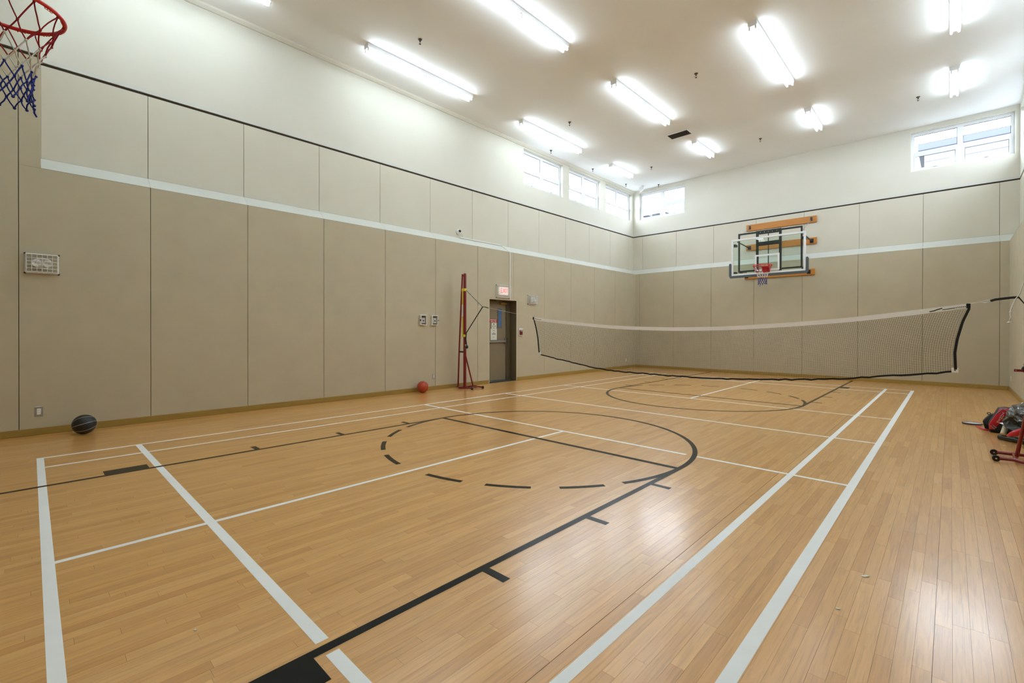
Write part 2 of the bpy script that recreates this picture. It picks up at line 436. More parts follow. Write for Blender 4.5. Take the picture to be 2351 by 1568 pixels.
def panels(wall, axis, low, upp, sgn, u0, u1, joints, door=None, skip=None, pil=None):
    """low/upp: face positions; sgn: direction into the room along axis"""
    def bx(mb, a, b, f, z0, z1, t=FACE, bev=True):
        p0, p1 = sorted((f, f-sgn*t))
        if axis == 0: mb.bbox(p0, p1, a, b, z0, z1, 0.003)
        else: mb.bbox(a, b, p0, p1, z0, z1, 0.003)
    cuts = [u0]+[j for j in joints if u0+0.03 < j < u1-0.03]+[u1]
    for a, b in zip(cuts, cuts[1:]):
        mb = MB(); A, B = a+G, b-G; outl = None
        if door and b > door[0]+0.01 and a < door[1]-0.01:
            d0, d1, dz = door
            if A < d0 and B > d1: outl = [(A, 0), (d0, 0), (d0, dz), (d1, dz), (d1, 0), (B, 0), (B, ZL0), (A, ZL0)]
            elif A < d0: outl = [(A, 0), (d0, 0), (d0, dz), (B, dz), (B, ZL0), (A, ZL0)]
            elif B > d1: outl = [(A, dz), (d1, dz), (d1, 0), (B, 0), (B, ZL0), (A, ZL0)]
            mb.poly_prism(outl, 0, low-FACE, low)
        else: bx(mb, -0.15+G if axis == 0 and abs(a-PILY) < 1e-6 else A, B, low, 0.0, ZL0)
        mb.build('wall_panel', M['tan'], wall)
        if pil and b <= pil+0.001: 
            mb = MB(); bx(mb, a+G, b-G, low, ZL0, ZR0-0.004); mb.build('wall_panel', M['tan'], wall); continue
        mb = MB(); bx(mb, a+G, b-G, upp, ZL1, ZR0-0.004); mb.build('upper_panel', M['tan_up'], wall)
        mb = MB(); e = 0.010
        pts = [(low, ZL0+0.003), (upp, ZL1-0.001), (upp-sgn*e, ZL1-0.012), (low-sgn*e, ZL0+0.002)]
        if axis == 0: mb.poly_prism([(p, z) for p, z in pts], 1, a+G*0.5, b-G*0.5)
        else: mb.poly_prism([(p, z) for p, z in pts], 0, a+G*0.5, b-G*0.5)
        mb.build('ledge_panel', M['chamfer'], wall)
def make_wall(name, axis, low, upp, sgn, u0, u1, joints, holes, door=None, pil=None):
    """backing behind the panels (dark joint colour), plaster above the reveal"""
    back = MB(); out = upp - sgn*0.32
    f_low = low - sgn*FACE; f_up = upp - sgn*FACE
    dh = [(door[0], door[1], 0.0, door[2])] if door else []
    p = sorted((f_low-sgn*0.0, out)); wall_boxes(back, axis, p[0], p[1], u0, u1, -0.1, ZL0-0.01, dh)
    p = sorted((f_up, out)); wall_boxes(back, axis, p[0], p[1], u0, u1, ZL0-0.01, ZR1, [])
    wall = struct(back.build(name, M['joint']))
    pl = MB(); p = sorted((upp, out)); wall_boxes(pl, axis, p[0], p[1], u0, u1, ZR1, ZC, holes)
    pl.build('plaster', M['plaster'], wall)
    c = MB(); p = sorted((upp+sgn*0.006, upp-sgn*0.001))
    if axis == 0: c.box(p[0], p[1], u0, u1, ZR1+0.002, ZR1+0.055)
    else: c.box(u0, u1, p[0], p[1], ZR1+0.002, ZR1+0.055)
    c.build('edge_trim', M['trimw'], wall)
    panels(wall, axis, low, upp, sgn, u0, u1, joints, door, None, pil)
    return wall
PILY = 0.04
wl = make_wall('wall_left', 0, XL, XLU, 1, PILY, YBU, JL, [(a, b, WZ0, WZ1) for a, b in WL], door=(DY0, DY1, DZ))
# full-height flush bay at the near end of the left wall
mb = MB(); mb.box(XL-0.5, XL-FACE, YNU, PILY-FACE, -0.1, ZR1)
pier = struct(mb.build('wall_left_bay', M['joint']))
mb = MB(); mb.box(XL-0.5, XL, YNU, PILY, ZR1, ZC); mb.build('plaster', M['plaster'], pier)
for a, b, z0 in ((YNU, -1.36, 0.0), (-1.36, -0.15, 0.0), (-0.15, PILY, ZL0)):
    MB().bbox(XL-FACE, XL, a+G, b-(G if b < 0 else 0), z0, ZR0-0.004, 0.003).build('wall_panel', M['tan'], pier)
MB().bbox(XLU-0.05, XL-FACE, PILY-FACE, PILY, ZL0, ZR0-0.004, 0.003).build('return_panel', M['tan'], pier)
MB().box(XL-0.001, XL+0.006, YNU, PILY, ZR1+0.002, ZR1+0.055).build('edge_trim', M['trimw'], pier)
wb_ = make_wall('wall_back', 1, YB, YBU, -1, XLU-0.3, XRU+0.3, JB, [(a, b, WZ0, WZ1) for a, b in WB])
wr = make_wall('wall_right', 0, XR, XRU, -1, YNU-0.3, YBU, JL, [(a, b, WZ0, WZ1) for a, b in WR])
wn = make_wall('wall_near', 1, YN, YNU, 1, XLU-0.3, XRU+0.3, JB, [])
# door recess lining and what closes it
mb = MB()
mb.box(-1.80, XL, DY0, DY0+0.004, 0, DZ); mb.box(-1.80, XL, DY1-0.004, DY1, 0, DZ); mb.box(-1.80, XL, DY0+0.004, DY1-0.004, DZ-0.004, DZ); mb.box(-1.84, -1.80, DY0, DY1, 0, DZ)
struct(mb.build('trim_1', M['doorframe']))
mb = MB()
for (a, b) in ((DY0, DY0+0.006), (DY1-0.006, DY1)): mb.box(XL-0.002, XL+0.004, a-0.008, b+0.008, 0.0, DZ+0.006)
mb.box(XL-0.002, XL+0.004, DY0-0.008, DY1+0.008, DZ-0.002, DZ+0.010)
struct(mb.build('trim_2', mat('corner_bead', (206, 196, 172), 0.6)))
# crown strip at the head of the left wall
mb = MB(); mb.poly_prism([(XLU, ZC-0.075), (XLU+0.018, ZC-0.070), (XLU+0.05, ZC-0.03), (XLU+0.055, ZC), (XLU, ZC)], 1, PILY, YBU)
struct(mb.build('trim_3', M['plaster']))
# baseboards
def baseboard(name, x0, x1, y0, y1): return struct(MB().bbox(x0, x1, y0, y1, 0.0, 0.088, 0.004).build(name, M['base']))
baseboard('baseboard_left', XL, XL+0.014, YN, DY0-0.008); baseboard('baseboard_left_far', XL, XL+0.014, DY1+0.008, YB)
baseboard('baseboard_back', XL+0.014, XR-0.014, YB-0.014, YB); baseboard('baseboard_right', XR-0.014, XR, YN, YB)
baseboard('baseboard_near', XL+0.014, XR-0.014, YN, YN+0.014)

# ------------------------------------------------------------------ windows
wn_i = 0
def window(axis, face, sgn, a, b):
    """face: wall face; sgn: into the room; frame sits 0.11 back in the opening"""
    global wn_i; wn_i += 1
    f0 = face - sgn*0.10; f1 = face - sgn*0.17
    def put(mb, u0, u1, z0, z1, p0=f0, p1=f1, bev=0.004):
        q = sorted((p0, p1))
        if axis == 0: mb.bbox(q[0], q[1], u0, u1, z0, z1, bev)
        else: mb.bbox(u0, u1, q[0], q[1], z0, z1, bev)
    mb = MB(); w = 0.055; mid = (a+b)/2; zm = WZ0+0.44*(WZ1-WZ0)+0.03
    put(mb, a, a+w, WZ0, WZ1); put(mb, b-w, b, WZ0, WZ1); put(mb, a+w, b-w, WZ0, WZ0+w); put(mb, a+w, b-w, WZ1-w-0.015, WZ1)
    fr = struct(mb.build('window_%d' % wn_i, M['upvc']))
    mb = MB(); put(mb, mid-0.05, mid+0.05, WZ0+w, WZ1-w-0.015, f0+sgn*0.002, f1); mb.build('mullion', M['upvc'], fr)
    for u0, u1 in ((a+w, mid-0.05), (mid+0.05, b-w)):
        mb = MB(); put(mb, u0, u1, zm-0.045, zm+0.045); mb.build('transom', M['upvc'], fr)
        # opening sash below
        mb = MB(); s = 0.03; q0 = f0+sgn*0.006; q1 = f1+sgn*0.02
        for (c, d, e, g) in ((u0, u0+s, WZ0+w, zm-0.045), (u1-s, u1, WZ0+w, zm-0.045), (u0+s, u1-s, WZ0+w, WZ0+w+s), (u0+s, u1-s, zm-0.045-s, zm-0.045)): put(mb, c, d, e, g, q0, q1, 0.003)
        sa = mb.build('sash', M['upvc'], fr)
        gk = MB(); q = sorted((f0-sgn*0.01, f0-sgn*0.02)); t = 0.008
        for (z0, z1, k) in ((WZ0+w+s, zm-0.045-s, s), (zm+0.045, WZ1-w-0.015, 0.0)):
            for (c, d, e, g) in ((u0+k, u0+k+t, z0, z1), (u1-k-t, u1-k, z0, z1), (u0+k, u1-k, z1-t, z1)):
                if axis == 0: gk.box(q[0], q[1], c, d, e, g)
                else: gk.box(c, d, q[0], q[1], e, g)
            pn = MB(); pq = sorted((f0-sgn*0.030, f0-sgn*0.034))
            if axis == 0: pn.box(pq[0], pq[1], u0+k, u1-k, z0, z1)
            else: pn.box(u0+k, u1-k, pq[0], pq[1], z0, z1)
            pn.build('pane', M['glass'], fr)
        gk.build('gasket', M['gasket'], fr)
        hd = MB(); c = (u0+u1)/2; z = WZ0+w+0.012
        if axis == 0: hd.bbox(*sorted((q0, q0+sgn*0.02)), c-0.035, c+0.035, z-0.008, z+0.008, 0.003)
        else: hd.bbox(c-0.035, c+0.035, *sorted((q0, q0+sgn*0.02)), z-0.008, z+0.008, 0.003)
        hd.build('latch', M['steel'], fr)
for a, b in WL: window(0, XLU, 1, a, b)
for a, b in WB: window(1, YBU, -1, a, b)
for a, b in WR: window(0, XRU, -1, a, b)

# light portals in the window openings (they give off no light, they only guide the sampling of the sky)
for (axis, face, sgn, ws) in ((0, XLU, 1, WL), (1, YBU, -1, WB), (0, XRU, -1, WR)):
    for a, b in ws:
        ld = bpy.data.lights.new('window_portal', 'AREA'); ld.shape = 'RECTANGLE'; ld.size = b-a; ld.size_y = WZ1-WZ0; ld.cycles.is_portal = True
        lo = bpy.data.objects.new('window_portal', ld); COL.objects.link(lo); p = face-sgn*0.24
        lo.location = (p, (a+b)/2, (WZ0+WZ1)/2) if axis == 0 else ((a+b)/2, p, (WZ0+WZ1)/2)
        lo.rotation_euler = Vector((sgn, 0, 0) if axis == 0 else (0, sgn, 0)).to_track_quat('-Z', 'Z' if False else 'Y').to_euler()

# ------------------------------------------------------------------ door
t = thing('exit_door', 'grey brown steel exit door with narrow wired window and push bar', 'door', (-1.80, 8.06, 0))
door = t
def D(name, m, x0, x1, y0, y1, z0, z1, c=0.003, parent=None, label=None):   # world coordinates -> door local
    return MB().bbox(x0+1.80, x1+1.80, y0-8.06, y1-8.06, z0, z1, c).build(name, m, parent or t, label=label)
LF0, LF1 = 7.70, 8.53
D('leaf', M['door'], -1.800, -1.755, LF0, LF1, 0.022, 2.03)
mb = MB()
for (a, b, z0, z1) in ((8.535, 8.655, 0, 2.06), (7.672, 7.695, 0, 2.06), (7.695, 8.535, 2.034, 2.06)): mb.bbox(0.0, 0.075, a-8.06, b-8.06, z0, z1, 0.003)
mb.bbox(0.0, 0.095, 8.575-8.06, 8.60-8.06, 0, 2.055, 0.003)
mb.build('door_frame', M['doorframe'], t)
D('threshold', M['steel'], -1.80, -1.70, 7.675, 8.655, 0.0, 0.014)
D('window_frame', M['doorframe'], -1.756, -1.746, 8.232, 8.382, 1.36, 1.86)
D('vision_glass', M['doorglass'], -1.747, -1.744, 8.246, 8.368, 1.375, 1.846, 0.001)
mb = MB(); mb.bbox(0.055, 0.095, 7.72-8.06, 8.47-8.06, 0.985, 1.035, 0.006)
bar = mb.build('push_bar', M['steel'], t)
MB().bbox(0.045, 0.110, 8.47-8.06, 8.525-8.06, 0.93, 1.105, 0.008).build('latch_case', M['chrome'], bar)
MB().bbox(0.045, 0.105, 7.705-8.06, 7.735-8.06, 0.97, 1.05, 0.006).build('hinge_case', M['chrome'], bar)
D('closer', M['brass'], -1.756, -1.70, 8.30, 8.52, 1.965, 2.02, 0.006, label='brass coloured door closer body')
MB().cyl((0.09, 8.34-8.06, 2.045), (0.20, 8.02-8.06, 2.045), 0.009, 8).build('closer_arm', M['steel'], t)
MB().bbox(0.045, 0.056, 7.76-8.06, 7.93-8.06, 1.905, 1.93, 0.002).build('door_plate', M['paper'], t)
sg = tag(MB().box(-1.7545, -1.751, 7.945, 8.222, 1.495, 1.585).build('warning_sign', M['signred']), 'small red sign with two lines of white letters on the door', 'sign')
mb = MB()
for (z, ws) in ((1.562, ((7.965, 8.075), (8.09, 8.125), (8.14, 8.195))), (1.520, ((7.985, 8.06), (8.07, 8.10), (8.115, 8.19)))):
    for a, b in ws:
        y = a
        while y < b-0.006: mb.box(-1.751, -1.7505, y, y+0.009, z-0.011, z+0.011); y += 0.0125
mb.build('lettering', M['paper'], sg)
s2 = tag(MB().box(-1.7545, -1.7525, 8.018, 8.190, 1.345, 1.492).build('notice_card', M['paper']), 'square white notice with green symbols below the red door sign', 'sign')
mb = MB()
for y, z, r in ((8.10, 1.455, .022), (8.07, 1.41, .016), (8.135, 1.41, .016), (8.06, 1.385, .012), (8.15, 1.385, .012), (8.10, 1.365, .014)):
    mb.box(-1.7525, -1.7518, y-r, y+r, z-r*0.7, z+r*0.7)
mb.build('symbol', M['green'], s2)
s3 = tag(MB().box(-1.7545, -1.7525, 7.985, 8.205, 1.052, 1.340).build('paper_notice', M['paper']), 'white paper notice taped to the door above the push bar', 'paper')
mb = MB()
for z, a, b in ((1.285, 8.065, 8.125), (1.235, 8.07, 8.12), (1.215, 8.03, 8.16), (1.195, 8.03, 8.165), (1.125, 8.07, 8.11)):
    mb.box(-1.7525, -1.7518, a, b, z-0.005, z+0.005)
mb.build('print_line', M['ink'], s3)

# ------------------------------------------------------------------ fluorescent lights
LROWS = [-0.77, 1.755, 4.32, 6.70]
LCOLS = [(0.02, 2.46), (4.02, 6.46), (8.03, 10.47), (12.03, 13.30)]
def fixture(length):
    o = thing('ceiling_light', 'light', 'ceiling light', (0, 0, ZC))
    mb = MB(); mb.poly_prism([(-0.066, 0.0), (-0.066, -0.066), (-0.040, -0.084), (0.040, -0.084), (0.066, -0.066), (0.066, 0.0)], 1, -length/2, length/2)
    h = mb.build('housing', M['housing'], o)
    mid = [(-length/2+0.02, -0.02), (0.02, length/2-0.02)] if length > 2 else [(-length/2+0.02, length/2-0.02)]
    for (a, b) in mid:
        for sx in (-0.046, 0.046):
            MB().cyl((sx, a+0.015, -0.112), (sx, b-0.015, -0.112), 0.0165, 10).build('tube', M['tube'], o, smooth=False)
            for e in (a, b):
                MB().bbox(sx-0.011, sx+0.011, e-0.010, e+0.010, -0.132, -0.076, 0.003).build('lamp_holder', M['white'], h)
    return o
first8 = fixture(2.44); first4 = fixture(1.27)
rown = ['nearest the left wall', 'second row from the left wall', 'third row from the left wall', 'nearest the right wall']
coln = ['above the near end of the court', 'one bay in front of the near hoop', 'over the badminton net half', 'shorter one close to the back wall']
used = set()
for i, x in enumerate(LROWS):
    for j, (a, b) in enumerate(LCOLS):
        src = first8 if j < 3 else first4
        if src.name in used: o = copy_tree(src)
        else: o = src; used.add(src.name)
        o.location = (x, (a+b)/2, ZC)
        o['label'] = ('long' if j < 3 else 'short') + ' twin tube ceiling light ' + ('over the near baseline', 'over the front half court', 'over the far half court', 'by the back wall')[j] + ', ' + ('leftmost row', 'second row from left', 'third row from left', 'rightmost row')[i]
        o['group'] = 'fluorescent battens on the ceiling'

# ------------------------------------------------------------------ sprinklers, vent, detector
def sprinkler():
    o = thing('sprinkler_head', 's', 'sprinkler', (0, 0, ZC))
    MB().lathe((0, 0, 0), [(0.036, 0), (0.036, -0.006), (0.026, -0.014), (0.014, -0.016)], 16).build('escutcheon', mat('sprinkler_bronze', (96, 82, 62), 0.4, metal=0.5), o)
    MB().tube([(0, 0, -0.012), (0, 0, -0.045)], 0.011, 8).build('body', M['blacksteel'], o)
    mb = MB()
    for s in (-1, 1): mb.tube([(s*0.009, 0, -0.04), (s*0.018, 0, -0.058), (s*0.004, 0, -0.080)], 0.003, 6)
    mb.build('frame_arm', M['blacksteel'], o)
    MB().lathe((0, 0, 0), [(0.017, -0.084), (0.019, -0.080), (0.006, -0.079)], 12).build('deflector', M['blacksteel'], o)
    return o
sp = [((0.02, 4.60), 'between the two battens along the left, near the top of the picture'), ((3.05, 8.93), 'in the middle of the ceiling between the second and third rows of battens'),
      ((0.0, 8.93), 'right of the batten nearest the left wall'), ((3.05, 13.12), 'between the two short battens before the back wall'), ((6.14, 13.10), 'beside the short batten nearest the right wall'),
      ((-1.42, 9.98), 'above the first high window on the left'), ((-1.40, 12.02), 'above the middle high window on the left'), ((0.0, 13.12), 'beside the short batten nearest the left wall'),
      ((-1.41, 14.06), 'above the left high window next to the corner'), ((-0.62, 14.87), 'above the high window left on the back wall')]
s0 = sprinkler()
for i, ((x, y), lb) in enumerate(sp):
    o = s0 if i == 0 else copy_tree(s0)
    o.location = (x, y, ZC); o['label'] = 'small dark sprinkler head ' + lb if len(lb.split()) < 13 else lb; o['group'] = 'sprinkler heads on the ceiling'
lb2 = ['small sprinkler head right of the long batten nearest the top left', 'small sprinkler head in the very middle of the ceiling', 'small sprinkler head above the left high windows, beside the second long batten',
       'small sprinkler head between the two middle short battens', 'small sprinkler head beside the short batten nearest the right wall', 'small sprinkler head above the first of the left high windows',
       'small sprinkler head above the middle of the left high windows', 'small sprinkler head right of the short batten nearest the left wall', 'small sprinkler head above the left high window next to the corner',
       'small sprinkler head above the left high window of the back wall']
for o, l in zip([c for c in COL.objects if c.get('category') == 'sprinkler'], lb2): o['label'] = l
v = thing('ceiling_vent', 'dark louvred air vent in a white frame on the ceiling', 'vent', (1.62, 11.42, ZC))
mb = MB(); 
for (a, b, c, d) in ((-0.275, 0.275, -0.165, -0.145), (-0.275, 0.275, 0.145, 0.165), (-0.275, -0.255, -0.145, 0.145), (0.255, 0.275, -0.145, 0.145)): mb.bbox(a, b, c, d, -0.012, 0, 0.003)
mb.build('frame', M['housing'], v)
MB().box(-0.255, 0.255, -0.145, 0.145, -0.002, 0).build('backing', M['vent'], v)
sl = MB(); sl.poly_prism([(-0.012, -0.002), (-0.009, -0.001), (0.010, -0.011), (0.007, -0.012)], 0, -0.255, 0.255); slm = sl.mesh('slat', M['vent'])
for k in range(13):
    o = bpy.data.objects.new('slat', slm); COL.objects.link(o); o.parent = v; o.location = (0, -0.130+k*0.0217, 0)
d = thing('motion_detector', 'white wedge shaped detector hanging in the far ceiling corner', 'detector', (-1.09, 14.60, ZC))
MB().bbox(-0.03, 0.03, -0.03, 0.03, -0.03, 0.0, 0.006).build('mount', M['white'], d)
mb = MB(); mb.poly_prism([(-0.10, -0.04), (0.075, -0.02), (0.075, -0.13), (-0.075, -0.215), (-0.10, -0.12)], 1, -0.03, 0.03); mb.build('body', M['housing'], d)

# ------------------------------------------------------------------ things on the left wall
def cage(name, label, cat, y0, y1, z0, z1, depth, nv, nh, x=XL):
    o = thing(name, label, cat, (x, (y0+y1)/2, z0)); hw = (y1-y0)/2; H = z1-z0; r = 0.0033; d = depth; i = 0.012
    mb = MB()
    def loop(dd, ins): mb.tube([(dd, -hw+ins, ins), (dd, hw-ins, ins), (dd, hw-ins, H-ins), (dd, -hw+ins, H-ins)], r*1.5, 6, closed=True)
    loop(0.004, 0); loop(d*0.35, i*0.4); loop(d*0.7, i*0.7); loop(d, i)
    for k in range(nv+1):
        y = -hw+i+(2*hw-2*i)*k/nv
        mb.tube([(0.004, y, 0), (d, y, i), (d, y, H-i), (0.004, y, H)], r, 5)
    for k in range(1, nh):
        z = i+(H-2*i)*k/nh
        mb.tube([(0.004, -hw, z), (d, -hw+i, z), (d, hw-i, z), (0.004, hw, z)], r, 5)
    mb.build('wire_guard', M['wire'], o)
    for y in (-hw, hw):
        for z in (0, H): MB().lathe((0.0, y, z), [(0.012, 0), (0.012, 0.006), (0.005, 0.009)], 10, axis=0).build('screw', M['blacksteel'], o)
    return o
def horn(o, zc):
    MB().bbox(0.0, 0.02, -0.055, 0.055, zc-0.055, zc+0.055, 0.006).build('back_box', M['white'], o)
    # two swivelling lamp cups
    for s in (-1, 1):
        mb = MB(); cs = []
        mb.lathe((0.055, s*0.048, zc-0.006), [(0.012, -0.035), (0.030, -0.020), (0.040, 0.012), (0.042, 0.018), (0.036, 0.018), (0.010, -0.010)], 16, axis=0 if s == 1 else 0)
        mb.build('lamp_cup', M['white'], o, smooth=True)
        MB().tube([(0.02, s*0.02, zc+0.03), (0.05, s*0.03, zc+0.045), (0.055, s*0.045, zc+0.02)], 0.008, 8).build('swivel', M['white'], o)
    mb = MB(); mb.tube([(0.045, 0.085*math.cos(a), zc+0.062*math.sin(a)) for a in [PI*(0.15+1.0*k/10) for k in range(11)]], 0.011, 8); mb.build('hood', M['white'], o, smooth=True)
c1 = cage('caged_emergency_lamp', 'white wire guard over a twin lamp on the near left wall', 'lamp', -0.097, 0.195, 1.995, 2.231, 0.075, 6, 5); horn(c1, 0.118)
c2 = cage('caged_emergency_lamp', 'small white wire guard over a lamp right of the door', 'lamp', 9.087, 9.40, 2.005, 2.228, 0.10, 7, 6); horn(c2, 0.115)
c3 = cage('exit_sign', 'lit red and white exit sign in a wire guard above the door', 'sign', 7.912, 8.36, 2.118, 2.425, 0.10, 9, 7)
c3b = MB().bbox(0.0, 0.055, -0.150, 0.150, 0.07, 0.262, 0.006).build('sign_box', M['exitface'], c3)
text('letters', 'EXIT', 0.165, M['exitred'], c3, frame_left(0.0562, 0.01, 0.166), sx=0.80)
# clear covers with thermostats
for k, (y0, y1, lbl) in enumerate(((5.642, 5.792, 'clear lockable thermostat cover, left one of the pair'), (5.940, 6.092, 'clear lockable thermostat cover on the panel joint, right one of the pair'))):
    o = thing('thermostat_cover', lbl, 'thermostat', (XL, (y0+y1)/2, 1.405), group='thermostat covers left of the red post')
    w = (y1-y0)/2; H = 0.218
    mb = MB()
    for (a, b, c, e) in ((-w, w, 0, 0.016), (-w, w, H-0.016, H), (-w, -w+0.016, 0.016, H-0.016), (w-0.016, w, 0.016, H-0.016)): mb.bbox(0, 0.055, a, b, c, e, 0.004)
    mb.build('cover_rim', M['white'], o)
    MB().box(0.05, 0.053, -w+0.016, w-0.016, 0.016, H-0.016).build('clear_front', M['clear'], o)
    MB().box(0.0, 0.004, -w+0.016, w-0.016, 0.016, H-0.016).build('back_plate', mat('cover_inside_grey', (120, 112, 98), 0.6) if k == 0 else bpy.data.materials['cover_inside_grey'], o)
    MB().bbox(0.004, 0.030, -w*0.45, w*0.62, 0.045, H-0.06, 0.004).build('thermostat', M['white'], o)
    MB().lathe((0.030, 0.005, H*0.45), [(0.014, 0), (0.014, 0.006), (0.010, 0.008)], 14, axis=0).build('dial', M['black'], o)
    ky = -w-0.004 if k == 0 else w+0.004
    MB().bbox(0.03, 0.056, ky-0.012, ky+0.012, H*0.42, H*0.56, 0.004).build('key_lock', M['blacksteel'], o)
def outlet(y, z0, h, w, lbl, plate=M['steel'], x=XL, sgn=1, cat='outlet'):
    o = thing('power_outlet', lbl, cat, (x, y, z0), 0 if sgn == 1 else PI)
    MB().bbox(0, 0.006, -w/2, w/2, 0, h, 0.002).build('cover_plate', plate, o)
    MB().bbox(0.006, 0.010, -w*0.23, w*0.23, h*0.2, h*0.8, 0.001).build('receptacle', M['white'], o)
    for z in (h*0.38, h*0.64):
        for yy_ in (-0.006, 0.006): MB().box(0.010, 0.0105, yy_-0.0012, yy_+0.0012, z-0.005, z+0.005).build('slot', M['black'], o)
    return o
outlet(0.018, 0.228, 0.122, 0.074, 'steel plated power outlet low on the wall by the black ball')
outlet(6.012, 0.240, 0.112, 0.072, 'power outlet low on the wall beside the orange ball')
outlet(14.21, 0.228, 0.10, 0.07, 'small white power outlet low on the left wall by the far corner', M['white'])
outlet(14.35, 0.235, 0.11, 0.07, 'small outlet low on the right wall near the far corner', M['white'], x=XR, sgn=-1)
o = thing('fire_alarm_pull', 'small red and white fire alarm pull station right of the door', 'alarm', (XL, 8.788, 1.158))
MB().bbox(0, 0.03, -0.075, 0.075, 0, 0.196, 0.006).build('cover', M['white'], o)
MB().bbox(0.03, 0.045, -0.058, 0.058, 0.022, 0.150, 0.006).build('call_point', M['alarm'], o)
MB().bbox(0.045, 0.052, -0.035, 0.035, 0.118, 0.132, 0.002).build('lettering', M['paper'], o)
o = thing('camera_dome', 'white dome security camera above the ledge on the left wall', 'camera', (XLU, 6.865, 3.592))
MB().lathe((0, 0, 0), [(0.068, 0), (0.068, 0.022), (0.060, 0.034), (0.052, 0.040)], 24, axis=0).build('base', M['white'], o, smooth=True)
MB().sphere((0.040, -0.0, 0), 0.054, 20, 12).build('housing', M['white'], o, smooth=True)
MB().sphere((0.070, -0.012, 0.012), 0.034, 16, 10).build('lens_dome', mat('dark_dome', (14, 16, 22), 0.08), o, smooth=True)
MB().tube([(0.01, 0.06, -0.0), (0.03, 0.11, -0.02), (0.02, 0.13, -0.06), (0.012, 0.132, -0.115)], 0.005, 6).build('cable', M['white'], o)
# surface conduit: along the ledge, then down to the exit sign
o = thing('surface_conduit', 'thin white surface conduit running along the ledge and down to the door', 'conduit', (XL, 8.39, DZ))
cu = ZL1-0.024-DZ
MB().bbox(-0.188, -0.165, 6.90-8.39, 8.27-8.39, cu+0.013, cu+0.034, 0.003).build('ledge_run', M['white'], o)
MB().tube([(-0.173, 8.26-8.39, cu+0.022), (0.010, 8.405-8.39, ZL0-DZ-0.01)], 0.010, 6).build('diagonal_run', M['white'], o)
MB().bbox(0.001, 0.02, 8.378-8.39, 8.402-8.39, 0.0, ZL0-DZ, 0.003).build('drop', M['white'], o)

# ------------------------------------------------------------------ balls
def ball(name, label, x, y, r, m, sm, rot, seam_r):
    o = thing(name, label, 'ball', (x, y, r+0.0))
    MB().sphere((0, 0, 0), r, 48, 28).build('cover', m, o, smooth=True)
    zl = Vector(rot[1]).normalized(); yl = Vector(rot[0]); yl = (yl-zl*yl.dot(zl)).normalized(); xl = yl.cross(zl)
    R = Matrix((xl, yl, zl)).transposed()
    def circ(fn, n=64):
        mb = MB(); mb.tube([tuple(R @ (fn(2*PI*k/n).normalized()*(r-seam_r*0.35))) for k in range(n)], seam_r, 6, closed=True); mb.build('seam', sm, o, smooth=True)
    circ(lambda a: Vector((0, math.cos(a), math.sin(a)))); circ(lambda a: Vector((math.cos(a), 0, math.sin(a))))
    for s in (-1, 1):
        circ(lambda a: Vector((s*(0.60+0.18*math.cos(2*a)), 0.80*math.cos(a), 0.80*math.sin(a))))
    return o
ball('basketball', 'black basketball with pale seams on the floor by the left wall', -1.15, 0.41, 0.12, M['ballb'], M['seamw'], ((1.0, -0.06, 0.22), (0.06, 1.0, 0.25)), 0.0018)
ball('basketball', 'orange basketball against the left wall before the red post', -1.295, 5.595, 0.118, M['ballo'], M['seamb'], ((1.0, -0.2, 0.3), (0.35, 0.45, 0.8)), 0.0022)

